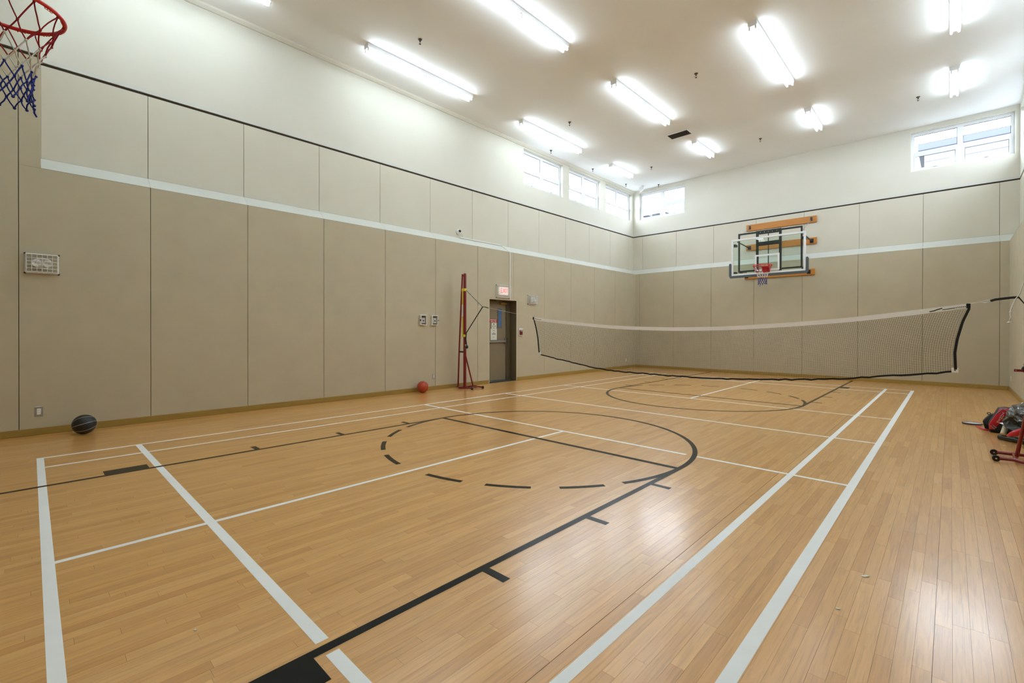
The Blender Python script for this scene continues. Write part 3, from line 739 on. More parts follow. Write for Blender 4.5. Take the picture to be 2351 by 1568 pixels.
# ------------------------------------------------------------------ basketball hoops
def hoop_unit(label):
    """built for the back wall: board face at local y=0 looking toward -y, centre x=0"""
    o = thing('basketball_hoop', label, 'basketball hoop', (3.02, 13.85, 0))
    X0, X1, Z0, Z1 = -0.915, 0.915, 2.865, 3.895
    Yw, Yl = YBU-13.85, YB-13.85
    # wooden mount boards on the wall
    for (a, b, z0, z1, y) in ((-0.872, 0.950, 4.322, 4.508, Yw), (-0.872, 0.950, 3.722, 3.906, Yw)):
        MB().bbox(a, b, y-0.038, y, z0, z1, 0.006).build('mount_board', M['oak'], o)
    MB().bbox(-0.86, 0.945, Yl-0.038, Yl, 2.845, 3.015, 0.006).build('mount_board', M['oak'], o)
    # glass and its frame
    MB().box(X0+0.03, X1-0.03, 0.0, 0.012, Z0+0.03, Z1-0.03).build('glass_board', M['bglass'], o)
    mb = MB(); w = 0.050
    for (a, b, c, d) in ((X0, X1, Z0, Z0+w), (X0, X1, Z1-w, Z1), (X0, X0+w, Z0+w, Z1-w), (X1-w, X1, Z0+w, Z1-w)): mb.bbox(a, b, -0.012, 0.030, c, d, 0.004)
    mb.build('board_frame', M['bframe'], o)
    mb = MB(); w = 0.045; a, b, c, d = -0.300, 0.310, 2.945, 3.398
    for (p, q, r, s) in ((a, b, c, c+w), (a, b, d-w, d), (a, a+w, c+w, d-w), (b-w, b, c+w, d-w)): mb.box(p, q, -0.0012, -0.0002, r, s)
    mb.build('target_square', M['bframe'], o)
    # edge padding, one moulded strip
    mb = MB(); t = 0.050
    prof = [(X0-0.012, 3.21), (X0-0.012-t*0.5, 3.225), (X0-0.012-t, 3.20), (X0-0.012-t, 2.86), (X0-0.03, Z0-0.012-t), (X1+0.03, Z0-0.012-t), (X1+0.012+t, 2.86), (X1+0.012+t, 3.20), (X1+0.012+t*0.5, 3.225), (X1+0.012, 3.21), (X1+0.012, Z0), (X0-0.012, Z0)]
    n = len(prof); base = 0
    for y in (-0.022, 0.036):
        mb.v += [(p[0], y, p[1]) for p in prof]
    # left, bottom, right convex pieces
    for ids in ((0, 1, 2, 3, 11), (3, 4, 5, 6, 10, 11), (6, 7, 8, 9, 10)):
        mb.f.append(tuple(ids)); mb.f.append(tuple(i+n for i in reversed(ids)))
    for i in range(n):
        j = (i+1) % n; mb.f.append((i, i+n, j+n, j))
    mb.build('edge_padding', M['pad'], o)
    # black steel frame behind
    mb = MB(); Yf = 0.20; a, b, c, d = -0.800, 0.800, 2.975, 4.085; w = 0.042
    for (p, q, r, s) in ((a, b, c, c+w), (a, b, d-w, d), (a, a+w, c+w, d-w), (b-w, b, c+w, d-w)): mb.bbox(p, q, Yf, Yf+0.04, r, s, 0.004)
    fr = mb.build('rear_frame', M['blacksteel'], o)
    for x in (-0.310, 0.262):
        MB().bbox(x-0.0, x+0.058, 0.13, 0.19, 2.935, 4.085, 0.004).build('upright', M['blacksteel'], o)
    MB().bbox(-0.25, 0.262, 0.135, 0.175, 3.665, 3.775, 0.004).build('cross_bar', M['blacksteel'], o)
    tb = MB().bbox(-0.25, 0.262, 0.135, 0.175, 3.985, 4.085, 0.004).build('top_bracket', M['blacksteel'], o)
    for x in (-0.20, -0.10, 0.0, 0.10, 0.21): MB().lathe((x, 0.133, 4.035), [(0.009, -0.004), (0.009, 0.002)], 10, axis=1).build('bolt', M['chrome'], tb)
    MB().cyl((0.0, 0.15, 2.95), (0.0, 0.15, 4.07), 0.012, 10).build('height_rod', M['blacksteel'], o)
    MB().lathe((0, 0, 0), [(0.0, 0), (0.0, 0)], 3).v
    for s in (-1, 1):
        # corner plates
        for z in (Z1-0.16, Z0+0.08):
            MB().bbox(s*0.86-0.045, s*0.86+0.045, 0.03, 0.20, z-0.035, z+0.035, 0.004).build('corner_bracket', M['blacksteel'], o)
        xw = 0.83 if s == 1 else -0.78
        MB().tube([(s*0.82, 0.22, 3.86), (xw, Yw-0.05, 3.80)], 0.017, 8).build('upper_arm', M['blacksteel'], o)
        MB().bbox(xw-0.045, xw+0.045, Yw-0.055, Yw-0.038, 3.755, 3.865, 0.004).build('arm_plate', M['blacksteel'], o)
        MB().tube([(s*0.76, 0.22, 2.995), (s*0.80, Yl-0.05, 2.93)], 0.017, 8).build('lower_arm', M['blacksteel'], o)
        MB().bbox(s*0.80-0.045, s*0.80+0.045, Yl-0.055, Yl-0.038, 2.875, 2.985, 0.004).build('arm_plate', M['blacksteel'], o)
        # chain links from the top board
        xh = 0.82 if s == 1 else -0.77
        MB().bbox(xh-0.025, xh+0.025, Yw-0.055, Yw-0.038, 4.37, 4.47, 0.004).build('chain_hook', M['blacksteel'], o)
        mb = MB(); p0 = Vector((xh, Yw-0.06, 4.41)); p1 = Vector((s*0.80, 0.24, 3.98)); N = 26
        for k in range(N):
            c = p0.lerp(p1, (k+0.5)/N); dr = (p1-p0).normalized(); l = (p1-p0).length/N*0.72
            sd = dr.cross(Vector((1, 0, 0))) if k % 2 else dr.cross(Vector((0, 1, 1))); sd.normalize(); q = 0.009
            mb.tube([c-dr*l, c-dr*l*0.5+sd*q, c+dr*l*0.5+sd*q, c+dr*l, c+dr*l*0.5-sd*q, c-dr*l*0.5-sd*q], 0.0028, 4, closed=True)
        mb.build('chain', M['steel'], o)
    # rim
    RZ, RY, R = 3.05, -0.385, 0.229
    mb = MB(); mb.tube([(R*math.cos(2*PI*k/48), RY+R*math.sin(2*PI*k/48), RZ) for k in range(48)], 0.0105, 10, closed=True)
    rim = mb.build('rim', M['redb'], o, smooth=True)
    mb = MB(); mb.bbox(-0.085, 0.085, -0.030, -0.013, 2.895, 3.062, 0.004); mb.bbox(-0.085, 0.085, -0.16, -0.03, 3.030, 3.058, 0.004)
    mb.poly_prism([(-0.155, 3.03), (-0.03, 3.03), (-0.03, 2.905)], 0, -0.085, -0.078); mb.poly_prism([(-0.155, 3.03), (-0.03, 3.03), (-0.03, 2.905)], 0, 0.078, 0.085)
    mb.build('rim_bracket', M['redb'], o)
    # coiled wire net clips
    mb = MB()
    for k in range(12):
        a0 = 2*PI*(k+0.5)/12
        pts = []
        for i in range(17):
            a = a0+0.10*(i/16-0.5)*2; ph = i/16*8*PI/1.3
            pts.append(((R-0.004)*math.cos(a)+0.005*math.cos(ph)*math.cos(a), RY+(R-0.004)*math.sin(a)+0.005*math.cos(ph)*math.sin(a), RZ-0.011+0.005*math.sin(ph)))
        mb.tube(pts, 0.0022, 4)
    mb.build('wire_clip', M['redb'], rim)
    # net: diamond mesh of cord, three colours
    net = MB().build('net', M['cr'], o)
    lev = [(0.222, 3.040), (0.184, 2.925), (0.150, 2.845), (0.128, 2.785), (0.113, 2.720), (0.106, 2.655), (0.106, 2.595), (0.110, 2.545)]
    rr = random.Random(3)
    nodes = []
    for L_, (r, z) in enumerate(lev):
        nodes.append([(r*math.cos(2*PI*(k+0.5*(L_ % 2))/12+rr.uniform(-0.05, 0.05)), RY+r*math.sin(2*PI*(k+0.5*(L_ % 2))/12+rr.uniform(-0.05, 0.05)), z+(rr.uniform(-0.008, 0.008) if L_ else 0)) for k in range(12)])
    segs = {'cr': MB(), 'cw': MB(), 'cb': MB()}
    for L_ in range(len(lev)-1):
        key = 'cr' if L_ < 2 else ('cw' if L_ < 4 else 'cb')
        for k in range(12):
            a = Vector(nodes[L_][k])
            for kk in ((k, (k-1) % 12) if L_ % 2 == 0 else (k, (k+1) % 12)):
                b = Vector(nodes[L_+1][kk]); m_ = a.lerp(b, 0.5)
                ax = Vector((0, RY, m_.z)); outv = (m_-ax).normalized()
                m_ = m_ - outv*0.006 + Vector((rr.uniform(-1, 1), rr.uniform(-1, 1), rr.uniform(-1, 1)))*0.003
                segs[key].tube([a, a.lerp(m_, 0.55)-outv*0.002, m_, m_.lerp(b, 0.5)-outv*0.002, b], 0.0034, 6)
            segs[key].sphere(tuple(a), 0.0066, 8, 6)
    for k in range(12): segs['cb'].sphere(nodes[-1][k], 0.0075, 8, 6)
    for (kk_, dz) in ((4, 0.05), (9, 0.04)): 
        p = nodes[-1][kk_]; segs['cb'].tube([p, (p[0]*1.03, p[1], p[2]-dz*0.5), (p[0]*1.1, p[1]-0.01, p[2]-dz)], 0.0045, 6)
    bpy.data.objects.remove(net)
    nt_ = segs['cr'].build('net', M['cr'], o, smooth=True)
    segs['cw'].build('white_cord', M['cw'], nt_, smooth=True, label='white cord of the net'); segs['cb'].build('blue_cord', M['cb'], nt_, smooth=True, label='blue cord at the foot of the net')
    # small lettering strip low on the glass
    mb = MB(); x = -0.70
    for k in range(7): mb.box(x, x+0.020, -0.0012, -0.0002, 2.925, 2.952); x += 0.028
    mb.build('lettering', M['inkb'], o)
    # crumpled sheet caught under the top rail
    mb = MB(); mb.v = [(-0.27, -0.02, 3.835), (-0.10, -0.03, 3.842), (-0.06, -0.05, 3.80), (-0.16, -0.06, 3.795), (-0.27, -0.024, 3.828), (-0.10, -0.034, 3.836), (-0.06, -0.054, 3.796), (-0.16, -0.064, 3.789)]
    mb.f = [(0, 1, 2, 3), (7, 6, 5, 4), (0, 4, 5, 1), (1, 5, 6, 2), (2, 6, 7, 3), (3, 7, 4, 0)]; mb.build('loose_tab', M['bframe'], o)
    return o
far_hoop = hoop_unit('wall mounted glass basketball backboard with red rim on the back wall')
near_hoop = copy_tree(far_hoop)
near_hoop.location = (2.955, -0.525, 0); near_hoop.rotation_euler = (0, 0, PI)
near_hoop['label'] = 'nearer basketball hoop, red rim and tricolour net close at the upper left'

# ------------------------------------------------------------------ net posts
def post(label, x, y, s):
    """s=+1: wall lies at -x side (left post), s=-1 mirrored"""
    o = thing('net_post', label, 'net post', (x, y, 0))
    def P(a, b, c): return (a*s, b, c)
    def bx(mb, a, b, y0, y1, z0, z1, c=0.003): return mb.bbox(*sorted((a*s, b*s)), y0, y1, z0, z1, c)
    bx(MB(), -0.030, 0.030, -0.025, 0.025, 0.03, 2.552, 0.008).build('pole', M['red'], o)
    MB().cyl(P(0.0, 0, 2.552), P(0, 0, 2.56), 0.024, 12).build('pole_cap', M['black'], o)
    MB().tube([P(-0.265, 0.03, 0.03), P(-0.215, 0.02, 0.85), P(-0.095, 0.01, 2.55)], 0.019, 10).build('rear_pole', M['red'], o)
    mb = MB(); bx(mb, -0.21, -0.03, 0.005, 0.022, 0.80, 0.835); bx(mb, -0.085, -0.03, 0.0, 0.018, 2.50, 2.525); bx(mb, -0.10, -0.03, 0.0, 0.018, 1.86, 1.885); mb.build('link_bar', M['blacksteel'], o)
    MB().tube([P(-0.275, -0.02, 0.02), P(-0.265, 0.20, 0.02), P(0.0, 0.22, 0.02)], 0.012, 8).build('rear_foot', M['blacksteel'], o)
    # U shaped foot with two wheels
    MB().tube([P(0.245, 0.30, 0.033), P(0.14, 0.30, 0.033), P(0.0, 0.34, 0.033), P(-0.10, 0.28, 0.033), P(-0.12, 0.08, 0.033), P(-0.10, -0.10, 0.033), P(0.0, -0.155, 0.033), P(0.14, 0.0, 0.033), P(0.245, -0.02, 0.033)], 0.017, 10).build('foot_frame', M['red'], o, smooth=True)
    MB().cyl(P(0.125, 0.00, 0.033), P(0.125, 0.30, 0.033), 0.015, 10).build('foot_cross_bar', M['red'], o)
    for yy_ in (-0.02, 0.30):
        w = MB().lathe((0.265*s, yy_, 0.030), [(0.010, -0.013), (0.030, -0.012), (0.030, 0.012), (0.010, 0.013)], 20, axis=1).build('wheel', M['black'], o)
        MB().lathe((0.265*s, yy_, 0.030), [(0.007, -0.017), (0.007, 0.017)], 10, axis=1).build('axle', M['chrome'], w)
    MB().cyl(P(0.115, 0.15, 0.04), P(0.025, 0.0, 0.74), 0.016, 10).build('brace', M['red'], o)
    # slack rope guard sleeve
    mb = MB(); bx(mb, -0.084, -0.040, -0.016, 0.016, 1.20, 2.17, 0.006); mb.build('guard_sleeve', M['yellow'], o)
    mb = MB(); bx(mb, -0.088, -0.036, -0.019, 0.019, 1.60, 1.87, 0.003); mb.build('sleeve_label', M['paper'], o, label='white printed label round the sleeve')
    mb = MB(); bx(mb, -0.078, 0.034, -0.032, 0.032, 2.165, 2.225, 0.006); bx(mb, -0.078, 0.034, -0.032, 0.032, 1.15, 1.205, 0.006); mb.build('sleeve_clamp', M['yellow'], o)
    rt = MB().lathe((0.060*s, 0, 0.93), [(0.030, -0.022), (0.038, -0.018), (0.038, 0.018), (0.030, 0.022)], 18, axis=1).build('winch', M['blacksteel'], o)
    MB().tube([P(0.060, -0.03, 0.93), P(0.085, -0.035, 0.98), P(0.085, -0.06, 0.985)], 0.007, 6).build('winch_handle', M['chrome'], rt)
    MB().bbox(*sorted((0.028*s, 0.060*s)), -0.02, 0.02, 0.89, 0.99, 0.004).build('winch_plate', M['steel'], o)
    return o
LPX, LPY = -1.13, 6.60
lp = post('red steel net post on a wheeled foot beside the left wall', LPX, LPY, 1)
RPX, RPY = 7.265, 6.64
rp = post('red net post on a wheeled foot at the right edge', RPX, RPY, -1)
MB().bbox(-0.148, 0.0, -0.022, -0.010, 0.905, 0.930, 0.003).build('handle_bar', M['red'], rp)
MB().lathe((-0.135, -0.022, 0.917), [(0.005, -0.003), (0.005, 0.001)], 10, axis=1).build('bolt', M['chrome'], rp)

# straps and cords between posts and net
NY = 6.63
ts = thing('net_strap', 'black strap and grey cord tying the net to the left post', 'strap', (LPX, LPY, 0))
def rel(pts, o=(LPX, LPY)): return [(p[0]-o[0], p[1]-o[1], p[2]) for p in pts]
MB().tube(rel([(-1.09, 6.60, 2.19), (-0.98, 6.605, 2.10), (-0.57, 6.62, 1.80)]), 0.0055, 6).build('grey_cord', M['cordg'], ts)
MB().tube(rel([(-0.96, 6.60, 2.105), (-0.90, 6.60, 2.05)]), 0.011, 8).build('buckle', M['steel'], ts)
MB().tube(rel([(-0.70, 6.61, 1.90), (-0.70, 6.61, 1.83)]), 0.004, 6).build('cord_tail', M['cordg'], ts)
MB().ribbon(rel([(-0.57, 6.62, 1.80), (-1.08, 6.60, 1.24), (-1.095, 6.60, 1.10), (-1.065, 6.60, 0.96)]), 0.028, 0.003, (0, 1, 0)).build('webbing_strap', M['webbing'], ts)
MB().ribbon(rel([(-0.57, 6.62, 1.80), (-0.50, 6.622, 1.795), (-0.40, 6.625, 1.772)]), 0.03, 0.012, (0, 1, 0)).build('webbing_loop', M['webbing'], ts)
MB().tube(rel([(-0.40, 6.625, 1.772), (-0.36, 6.625, 1.775), (-0.32, 6.625, 1.762), (-0.36, 6.625, 1.754)]), 0.004, 6, closed=True).build('snap_hook', M['steel'], ts)
MB().tube(rel([(-0.32, 6.625, 1.762), (0.27, 6.63, 1.655), (0.85, NY, 1.553)]), 0.0028, 6).build('tie_cord', M['cordw'], ts)
tr = thing('net_strap', 'black strap and steel hook tying the net to the right post', 'strap', (RPX, RPY, 0))
def relr(pts): return rel(pts, (RPX, RPY))
MB().tube(relr([(6.80, NY, 1.585), (6.90, 6.632, 1.598)]), 0.005, 6).build('tie_cord', M['cordw'], tr)
MB().tube(relr([(6.893, 6.632, 1.602), (6.905, 6.632, 1.612), (6.955, 6.633, 1.614), (6.965, 6.633, 1.608), (6.930, 6.633, 1.592), (6.905, 6.632, 1.588)]), 0.0035, 6, closed=True).build('snap_hook', M['steel'], tr)
MB().ribbon(relr([(6.955, 6.633, 1.606), (6.99, 6.634, 1.619), (7.09, 6.637, 1.632), (7.148, 6.638, 1.636)]), 0.020, 0.014, (0, 0.3, 1)).build('webbing_loop', M['webbing'], tr)
MB().ribbon(relr([(7.146, 6.638, 1.637), (7.19, 6.64, 1.560), (7.232, 6.64, 1.26), (7.215, 6.64, 0.96)]), 0.028, 0.008, (0, 1, 0.4)).build('webbing_strap', M['webbing'], tr)
ro = thing('hanging_rope', 'white knotted rope hanging at the right end of the net', 'rope', (RPX, RPY, 0))
rp_ = [(7.238, 6.61, 2.10), (7.18, 6.61, 1.795), (7.152, 6.61, 1.665), (7.128, 6.61, 1.625), (7.105, 6.61, 1.56), (7.094, 6.61, 1.515), (7.090, 6.61, 1.47), (7.094, 6.61, 1.44), (7.082, 6.61, 1.392)]
MB().tube(relr(rp_), [0.0045, 0.0045, 0.0045, 0.0045, 0.005, 0.006, 0.0055, 0.006, 0.005], 8).build('rope', M['cordw'], ro, smooth=True)
mb = MB(); mb.sphere(relr([(7.091, 6.61, 1.492)])[0], 0.0095, 10, 8); mb.build('knot', M['cordw'], ro, smooth=True)
mb = MB(); mb.sphere(relr([(7.084, 6.61, 1.388)])[0], 0.014, 12, 8, (1.2, 1, 0.7)); mb.tube(relr([(7.09, 6.61, 1.388), (7.108, 6.605, 1.391)]), 0.006, 6); mb.build('end_knot', M['cordw'], ro, smooth=True)

# ------------------------------------------------------------------ badminton net
def interp(tab, x):
    for (a, za), (b, zb) in zip(tab, tab[1:]):
        if x <= b:
            t_ = (x-a)/(b-a); return za+(zb-za)*t_
    return tab[-1][1]
TOP = [(0.845, 1.556), (1.185, 1.512), (1.835, 1.449), (2.42, 1.395), (3.02, 1.364), (3.64, 1.350), (4.20, 1.356), (4.59, 1.370), (5.325, 1.417), (5.88, 1.468), (6.45, 1.540), (6.80, 1.587)]
BOT = [(1.015, 0.853), (1.19, 0.822), (1.84, 0.730), (2.42, 0.647), (3.02, 0.634), (3.73, 0.623), (4.20, 0.635), (4.595, 0.650), (5.33, 0.700), (5.88, 0.760), (6.19, 0.812), (6.45, 0.840), (6.68, 0.888)]
LE = [(0.0, 0.878), (0.22, 0.925), (0.52, 0.970), (1.0, 1.005)]
RE = [(0.0, 6.80), (0.20, 6.755), (0.48, 6.716), (0.70, 6.698), (1.0, 6.705)]
def smooth_tab(tab, x):
    a = interp(tab, x-0.12 if x-0.12 > tab[0][0] else x); b = interp(tab, x+0.12 if x+0.12 < tab[-1][0] else x); return 0.5*(a+b) if tab[0][0]+0.12 < x < tab[-1][0]-0.12 else interp(tab, x)
def NP(u, v):
    """u 0..1 along, v 0..1 down from under the headband"""
    x = interp(LE, v)*(1-u)+interp(RE, v)*u
    xt = LE[0][1]*(1-u)+RE[0][1]*u; xb = LE[-1][1]*(1-u)+RE[-1][1]*u
    zt = smooth_tab(TOP, xt)-0.060; zb = smooth_tab(BOT, xb)
    return Vector((x, NY+0.012*math.sin(v*3)*math.sin(u*23), zt*(1-v)+zb*v))
bn = thing('badminton_net', 'slack badminton net with white headband strung across the court', 'net', (3.8, NY, 0))
def rb(p): return (p[0]-3.8, p[1]-NY, p[2])
mb = MB(); NU, NV = 300, 34; th = 0.0010
for i in range(NU+1):
    pts = [rb(NP(i/NU, k/8)) for k in range(9)]; mb.tube(pts, th, 3, caps=False)
for j in range(NV+1):
    pts = [rb(NP(k/60, j/NV)) for k in range(61)]; mb.tube(pts, th, 3, caps=False)
o = mb.build('netting', M['netthread'], bn); o['kind'] = 'stuff'
def strip(name, fn, n, m, d=0.004):
    mb = MB()
    for i in range(n+1):
        (p, q) = fn(i/n); p = rb(p); q = rb(q)
        mb.v += [(p[0], p[1]-d, p[2]), (q[0], q[1]-d, q[2]), (q[0], q[1]+d, q[2]), (p[0], p[1]+d, p[2])]
    for i in range(n):
        a = i*4; b = a+4
        for k in range(4): mb.f.append((a+k, a+(k+1) % 4, b+(k+1) % 4, b+k))
    mb.f.append((3, 2, 1, 0)); e = n*4; mb.f.append((e, e+1, e+2, e+3)); return mb.build(name, m, bn)
hb = strip('headband', lambda u: (Vector((0.845+u*(6.80-0.845), NY, smooth_tab(TOP, 0.845+u*5.955))), Vector((0.875+u*(6.80-0.875), NY, smooth_tab(TOP, 0.845+u*5.955)-0.055+0.018*max(0, (u-0.94)/0.06)))), 80, M['tape'])
rr = random.Random(5)
wob = [rr.uniform(-0.006, 0.006) for _ in range(82)]
strip('bottom_cord', lambda u: (Vector((1.0+u*5.70, NY, smooth_tab(BOT, 1.0+u*5.70)+wob[int(u*80)])), Vector((1.0+u*5.70, NY, smooth_tab(BOT, 1.0+u*5.70)-0.020+wob[int(u*80)]))), 80, M['webbing'])
strip('side_band', lambda v: (NP(0, v-0.09*(1-v)**3)+Vector((-0.010, 0, 0.0)), NP(0, v)+Vector((0.010, 0, 0))), 14, M['webbing'], 0.006)
strip('side_band', lambda v: (NP(1, v-0.09*(1-v)**3)+Vector((-0.012, 0, 0.0)), NP(1, v)+Vector((0.012, 0, 0))), 14, M['webbing'], 0.006)
for (x, z) in ((1.02, 0.857), (6.70, 0.893)):
    p = rb((x, NY, z)); ct = MB().bbox(p[0]-0.026, p[0]+0.026, -0.008, 0.008, p[2]-0.026, p[2]+0.026, 0.003).build('corner_tab', M['tape'], bn)
    MB().lathe((p[0], -0.008, p[2]), [(0.007, -0.001), (0.007, 0.001)], 10, axis=1).build('eyelet', M['black'], ct)
for (x, z, w) in ((0.862, 1.532, 0.018), (6.797, 1.562, 0.016)):
    p = rb((x, NY, z)); MB().bbox(p[0]-w, p[0]+w, -0.010, 0.010, p[2]-0.024, p[2]+0.024, 0.004).build('corner_patch', M['webbing'], bn)
# printed marks on the headband (illegible script mark and small print)
def on_band(x, dz): return rb((x, NY-0.0052, smooth_tab(TOP, x)-0.028+dz))
mb = MB(); mb.ribbon([on_band(6.50, -0.010), on_band(6.535, -0.006), on_band(6.565, 0.004), on_band(6.60, 0.012)], 0.010, 0.0008, (0, 0, 1)); mb.ribbon([on_band(6.60, -0.006), on_band(6.66, -0.003), on_band(6.70, -0.001)], 0.007, 0.0008, (0, 0, 1))
for k in range(6): mb.ribbon([on_band(6.705+k*0.013, 0.0), on_band(6.712+k*0.013, 0.001)], 0.009, 0.0008, (0, 0, 1))
mb.build('printed_mark', M['inkb'], hb)
mb = MB()
for k in range(9): mb.ribbon([on_band(0.90+k*0.018, 0.0), on_band(0.912+k*0.018, 0.0)], 0.010, 0.0008, (0, 0, 1))
mb.build('printed_mark', M['ink'], hb)

# ------------------------------------------------------------------ bag, sack and racket by the right wall
bg = thing('racket_bag', 'red and black racket bag leaning on the floor at the right', 'bag', (7.15, 8.60, 0))
def slab(mb, pts, y0, y1, c=0.02, back=0.9):
    """rounded slab: outline in x,z (world), y0 front .. y1 back"""
    cx = sum(p[0] for p in pts)/len(pts); cz = sum(p[1] for p in pts)/len(pts); n = len(pts); b = len(mb.v)
    for (y, k) in ((y0, 1-c*6), (y0+c*0.35, 1-c*2.2), (y0+c, 1.0), (y1-c, back), (y1-c*0.3, back*(1-c*2)), (y1, back*(1-c*6))):
        mb.v += [(cx+(p[0]-cx)*k-7.15, y-8.60, max(0.001, cz+(p[1]-cz)*k)) for p in pts]
    for i in range(5):
        for k in range(n):
            k2 = (k+1) % n; mb.f.append((b+i*n+k, b+(i+1)*n+k, b+(i+1)*n+k2, b+i*n+k2))
    mb.f.append(tuple(range(b, b+n))); mb.f.append(tuple(reversed(range(b+5*n, b+6*n)))); return mb
def rnd(pts, r=0.2):
    out = []
    for i, p in enumerate(pts):
        a, c = pts[i-1], pts[(i+1) % len(pts)]
        for (q, k) in ((a, r), (a, r*0.35), (c, r*0.35), (c, r)): out.append((p[0]+(q[0]-p[0])*k, p[1]+(q[1]-p[1])*k))
    return out
slab(MB(), rnd([(7.030, 0.004), (7.022, 0.108), (7.112, 0.318), (7.175, 0.334), (7.330, 0.325), (7.345, 0.004)], 0.16), 8.46, 8.74).build('body', M['bagblack'], bg, smooth=True)
rfp = MB(); slab(rfp, rnd([(7.030, 0.042), (7.026, 0.106), (7.118, 0.312), (7.175, 0.326), (7.262, 0.318), (7.200, 0.225), (7.098, 0.092), (7.078, 0.044)], 0.12), 8.446, 8.50, 0.01, 1.0); rfp.build('red_panel', M['bagred'], bg, smooth=True)
for (p, q) in (((7.088, 0.246), (7.140, 0.312)), ((7.150, 0.316), (7.185, 0.300)), ((7.040, 0.092), (7.078, 0.052)), ((7.060, 0.100), (7.092, 0.070))):
    MB().tube([(p[0]-7.15, 8.445-8.60, p[1]), (q[0]-7.15, 8.445-8.60, q[1])], 0.0055, 6).build('grey_trim', M['baggrey'], bg)
for k, ch in enumerate('YONEX'):
    t0 = k/4; text('letter', ch, 0.036, M['paper'], bg, Matrix(((0.92, 0.38, 0, 7.150-0.048*t0**1.3-7.15), (0, 0, -1, 8.4425-8.60), (-0.38, 0.92, 0, 0.258-0.112*t0), (0, 0, 0, 1))))
slab(MB(), rnd([(7.000, 0.004), (6.976, 0.104), (6.999, 0.142), (7.030, 0.182), (7.045, 0.205), (7.088, 0.222), (7.150, 0.230), (7.120, 0.004)], 0.15), 8.66, 8.80, 0.015).build('end_flap', M['bagblack'], bg, smooth=True)
MB().tube([(7.036-7.15+0.016*math.cos(a), 0.10, 0.213+0.013*math.sin(a)) for a in [2*PI*k/12 for k in range(12)]], 0.0045, 6, closed=True).build('carry_loop', M['webbing'], bg)
MB().tube([(6.918-7.15, 0.27, 0.010), (6.950-7.15, 0.12, 0.014), (6.985-7.15, -0.02, 0.014), (7.03-7.15, -0.03, 0.014)], [0.006, 0.014, 0.012, 0.010], 8).build('red_strap', M['bagred'], bg, smooth=True)
# racket lying beside the bag, head to the left
rk = thing('badminton_racket', 'badminton racket lying flat with its white strung head beside the bag', 'racket', (6.888, 9.04, 0.014), math.radians(96))
mb = MB(); mb.tube([(0.098*math.cos(a), 0.100*math.sin(a), 0) for a in [2*PI*k/36 for k in range(36)]], 0.007, 8, closed=True); mb.build('frame', M['black'], rk, smooth=True)
mb = MB()
for k in range(-8, 9):
    x = k*0.0112; h = 0.100*math.sqrt(max(0, 1-(x/0.098)**2)); mb.tube([(x, -h, 0.001), (x, h, 0.001)], 0.003, 4)
for k in range(-8, 9):
    y = k*0.0112; h = 0.098*math.sqrt(max(0, 1-(y/0.100)**2)); mb.tube([(-h, y, 0.001), (h, y, 0.001)], 0.003, 4)
so = mb.build('strings', M['lilac'], rk); so['kind'] = 'stuff'
MB().cyl((0, -0.10, 0), (0, -0.34, 0), 0.0045, 8).build('shaft', M['black'], rk)
MB().cyl((0, -0.34, 0), (0, -0.50, 0), 0.012, 8).build('grip', M['bagred'], rk)
# black plastic sack heaped against the bag
sk = thing('plastic_sack', 'crumpled black plastic sack heaped in front of the bag at right edge', 'sack', (7.36, 8.06, 0))
nu, nv = 34, 20; rr = random.Random(11)
def noise3(a, b): return math.sin(a*2.3+1.3*math.sin(b*1.7))*0.5+math.sin(b*3.1+a*1.9)*0.35+math.sin(a*5.3-b*4.1)*0.2
mb = MB()
for j in range(nv+1):
    t_ = j/nv
    for i in range(nu):
        a = 2*PI*i/nu; k_ = 1+0.10*noise3(a*2.0, t_*7)+rr.uniform(-0.04, 0.04)
        prof = 0.205*(math.sin(PI*min(1, t_*0.80+0.10))**0.6)
        z = 0.115+0.325*(1-t_)**0.9*(1+0.06*math.sin(a+0.6))
        mb.v.append((prof*k_*math.cos(a)*0.98, prof*k_*math.sin(a)*1.55, z+0.014*noise3(a*3, t_*9)))
for j in range(nv):
    for i in range(nu):
        i2 = (i+1) % nu; mb.f.append((j*nu+i, (j+1)*nu+i, (j+1)*nu+i2, j*nu+i2))
mb.f.append(tuple(range(nu))); mb.f.append(tuple(reversed(range(nv*nu, (nv+1)*nu))))
mb.build('sheet', M['poly'], sk)
def fold(pts, y, th=0.012, nm='fold'):
    mb = MB(); n = len(pts); mb.v = [(p[0]-7.36, y+p[2]-8.06, p[1]) for p in pts]+[(p[0]-7.355, y+p[2]+th-8.06, p[1]-0.004) for p in pts]
    mb.f = [tuple(range(n)), tuple(reversed(range(n, 2*n)))]+[(i, i+n, (i+1) % n+n, (i+1) % n) for i in range(n)]; mb.build(nm, M['poly'], sk)
fold([(7.172, 0.330, 0.06), (7.190, 0.300, 0.0), (7.140, 0.245, -0.02), (7.112, 0.205, 0.03), (7.128, 0.245, 0.10)], 7.96)
fold([(7.176, 0.296, -0.03), (7.266, 0.200, -0.08), (7.205, 0.140, -0.10), (7.135, 0.172, -0.06), (7.112, 0.226, 0.0)], 7.92)
fold([(7.090, 0.198, 0.02), (7.140, 0.215, -0.02), (7.145, 0.185, -0.05), (7.115, 0.178, 0.0)], 7.98)
o = tag(MB().tube([(7.120, 7.935, 0.072), (7.148, 8.02, 0.158)], 0.026, 16).build('shuttle_tube', M['tube_card'], smooth=False), 'pale cardboard shuttlecock tube sticking out under the black sack', 'tube')
o = thing('rolled_mat', 'black rolled tube lying on the floor under the sack', 'roll', (7.10, 7.90, 0.033))
MB().tube([(-0.005, 0.08, 0.0), (0.36, -0.20, 0.0)], 0.032, 20).build('roll', M['poly'], o, smooth=False)
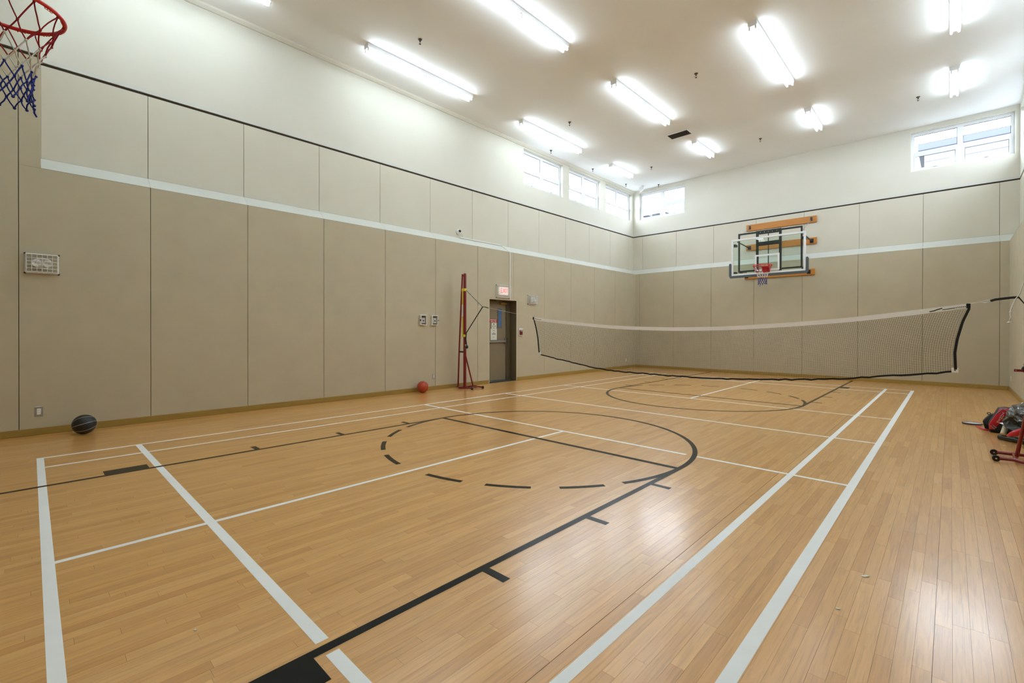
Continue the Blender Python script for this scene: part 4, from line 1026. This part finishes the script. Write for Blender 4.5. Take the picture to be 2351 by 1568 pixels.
MB().tube([(-0.0065, 0.081, 0.0), (-0.0055, 0.080, 0.0)], 0.024, 16).build('open_end', M['black'], o)
o = tag(MB().tube([(7.145, 7.76, 0.090), (7.170, 7.73, 0.112), (7.205, 7.70, 0.138), (7.250, 7.68, 0.185), (7.30, 7.67, 0.205)], [0.010, 0.024, 0.034, 0.020, 0.010], 10).build('red_pouch', M['bagred'], smooth=True), 'small red cloth pouch lying on the black roll', 'pouch')

# ------------------------------------------------------------------ bits on the floor
scr = [(6.345, 3.005, 0.022, 0.008, 0.7, 'white feather scrap on the floor at the lower right'), (6.290, 2.556, 0.010, 0.006, 0.2, 'tiny pale crumb nearest the lower right corner'), (4.303, 0.440, 0.008, 0.005, 0.1, 'tiny white scrap between the two near white lines'),
       (6.412, 10.42, 0.02, 0.012, 0.0, 'small white scrap far off right of the court'), (7.112, 7.595, 0.014, 0.010, 0.3, 'small white scrap before the bag and red post foot')]
for (x, y, l, w, a, lb) in scr:
    mb = MB(); pts = [(-l, 0, 0.0), (-l*0.5, -w, 0.001), (l*0.5, -w*0.7, 0.002), (l, 0, 0.001), (l*0.4, w, 0.003), (-l*0.6, w*0.8, 0.001)]
    mb.v = [(p[0], p[1], 0.0012) for p in pts]+[(p[0], p[1], 0.0025+p[2]) for p in pts]
    mb.f = [(5, 4, 3, 2, 1, 0), (6, 7, 8, 9, 10, 11)]+[(i, (i+1) % 6, (i+1) % 6+6, i+6) for i in range(6)]
    o = tag(mb.build('paper_scrap', M['paper']), lb, 'scrap', 'white scraps on the floor'); o.location = (x, y, 0); o.rotation_euler = (0, 0, a)

# ------------------------------------------------------------------ outside
g = struct(MB().box(-60, 60, -40, 80, -0.5, -0.3).build('ground', M['ground']))
h = thing('neighbour_house', 'pale house with a blue grey roof edge seen through the right back window', 'building', (9.5, 24.0, -0.3))
MB().bbox(-3.55, 6.0, -1.7, 4.0, 0.0, 8.05, 0.02).build('wall', M['siding'], h)
MB().bbox(-3.72, 6.3, -2.0, 4.3, 8.05, 8.30, 0.02).build('fascia', M['fascia'], h)
mb = MB(); mb.poly_prism([(-2.0, 8.30), (4.3, 8.30), (1.2, 8.50)], 0, -3.72, 6.3); mb.build('roof', M['roofm'], h)
for x in (-2.55, 0.2): 
    w = MB().bbox(x, x+1.0, -1.74, -1.70, 6.4, 7.55, 0.01).build('window', M['upvc'], h); MB().box(x+0.08, x+0.92, -1.745, -1.74, 6.5, 7.45).build('pane', M['doorglass'], w)
for k in range(5):
    MB().box(-3.55, 6.0, -1.712, -1.700, 6.3+k*0.35, 6.315+k*0.35).build('batten', M['fascia'], h)
h = thing('corner_house', 'low pale house roof seen through the windows at the far corner', 'building', (-9.5, 26.5, -0.3))
MB().bbox(-4.0, 5.0, -3.0, 4.0, 0, 7.9, 0.02).build('wall', M['pale'], h)
mb = MB(); mb.poly_prism([(-3.3, 7.9), (4.3, 7.9), (0.5, 8.5)], 0, -4.3, 5.2); mb.build('roof', M['pale'], h)
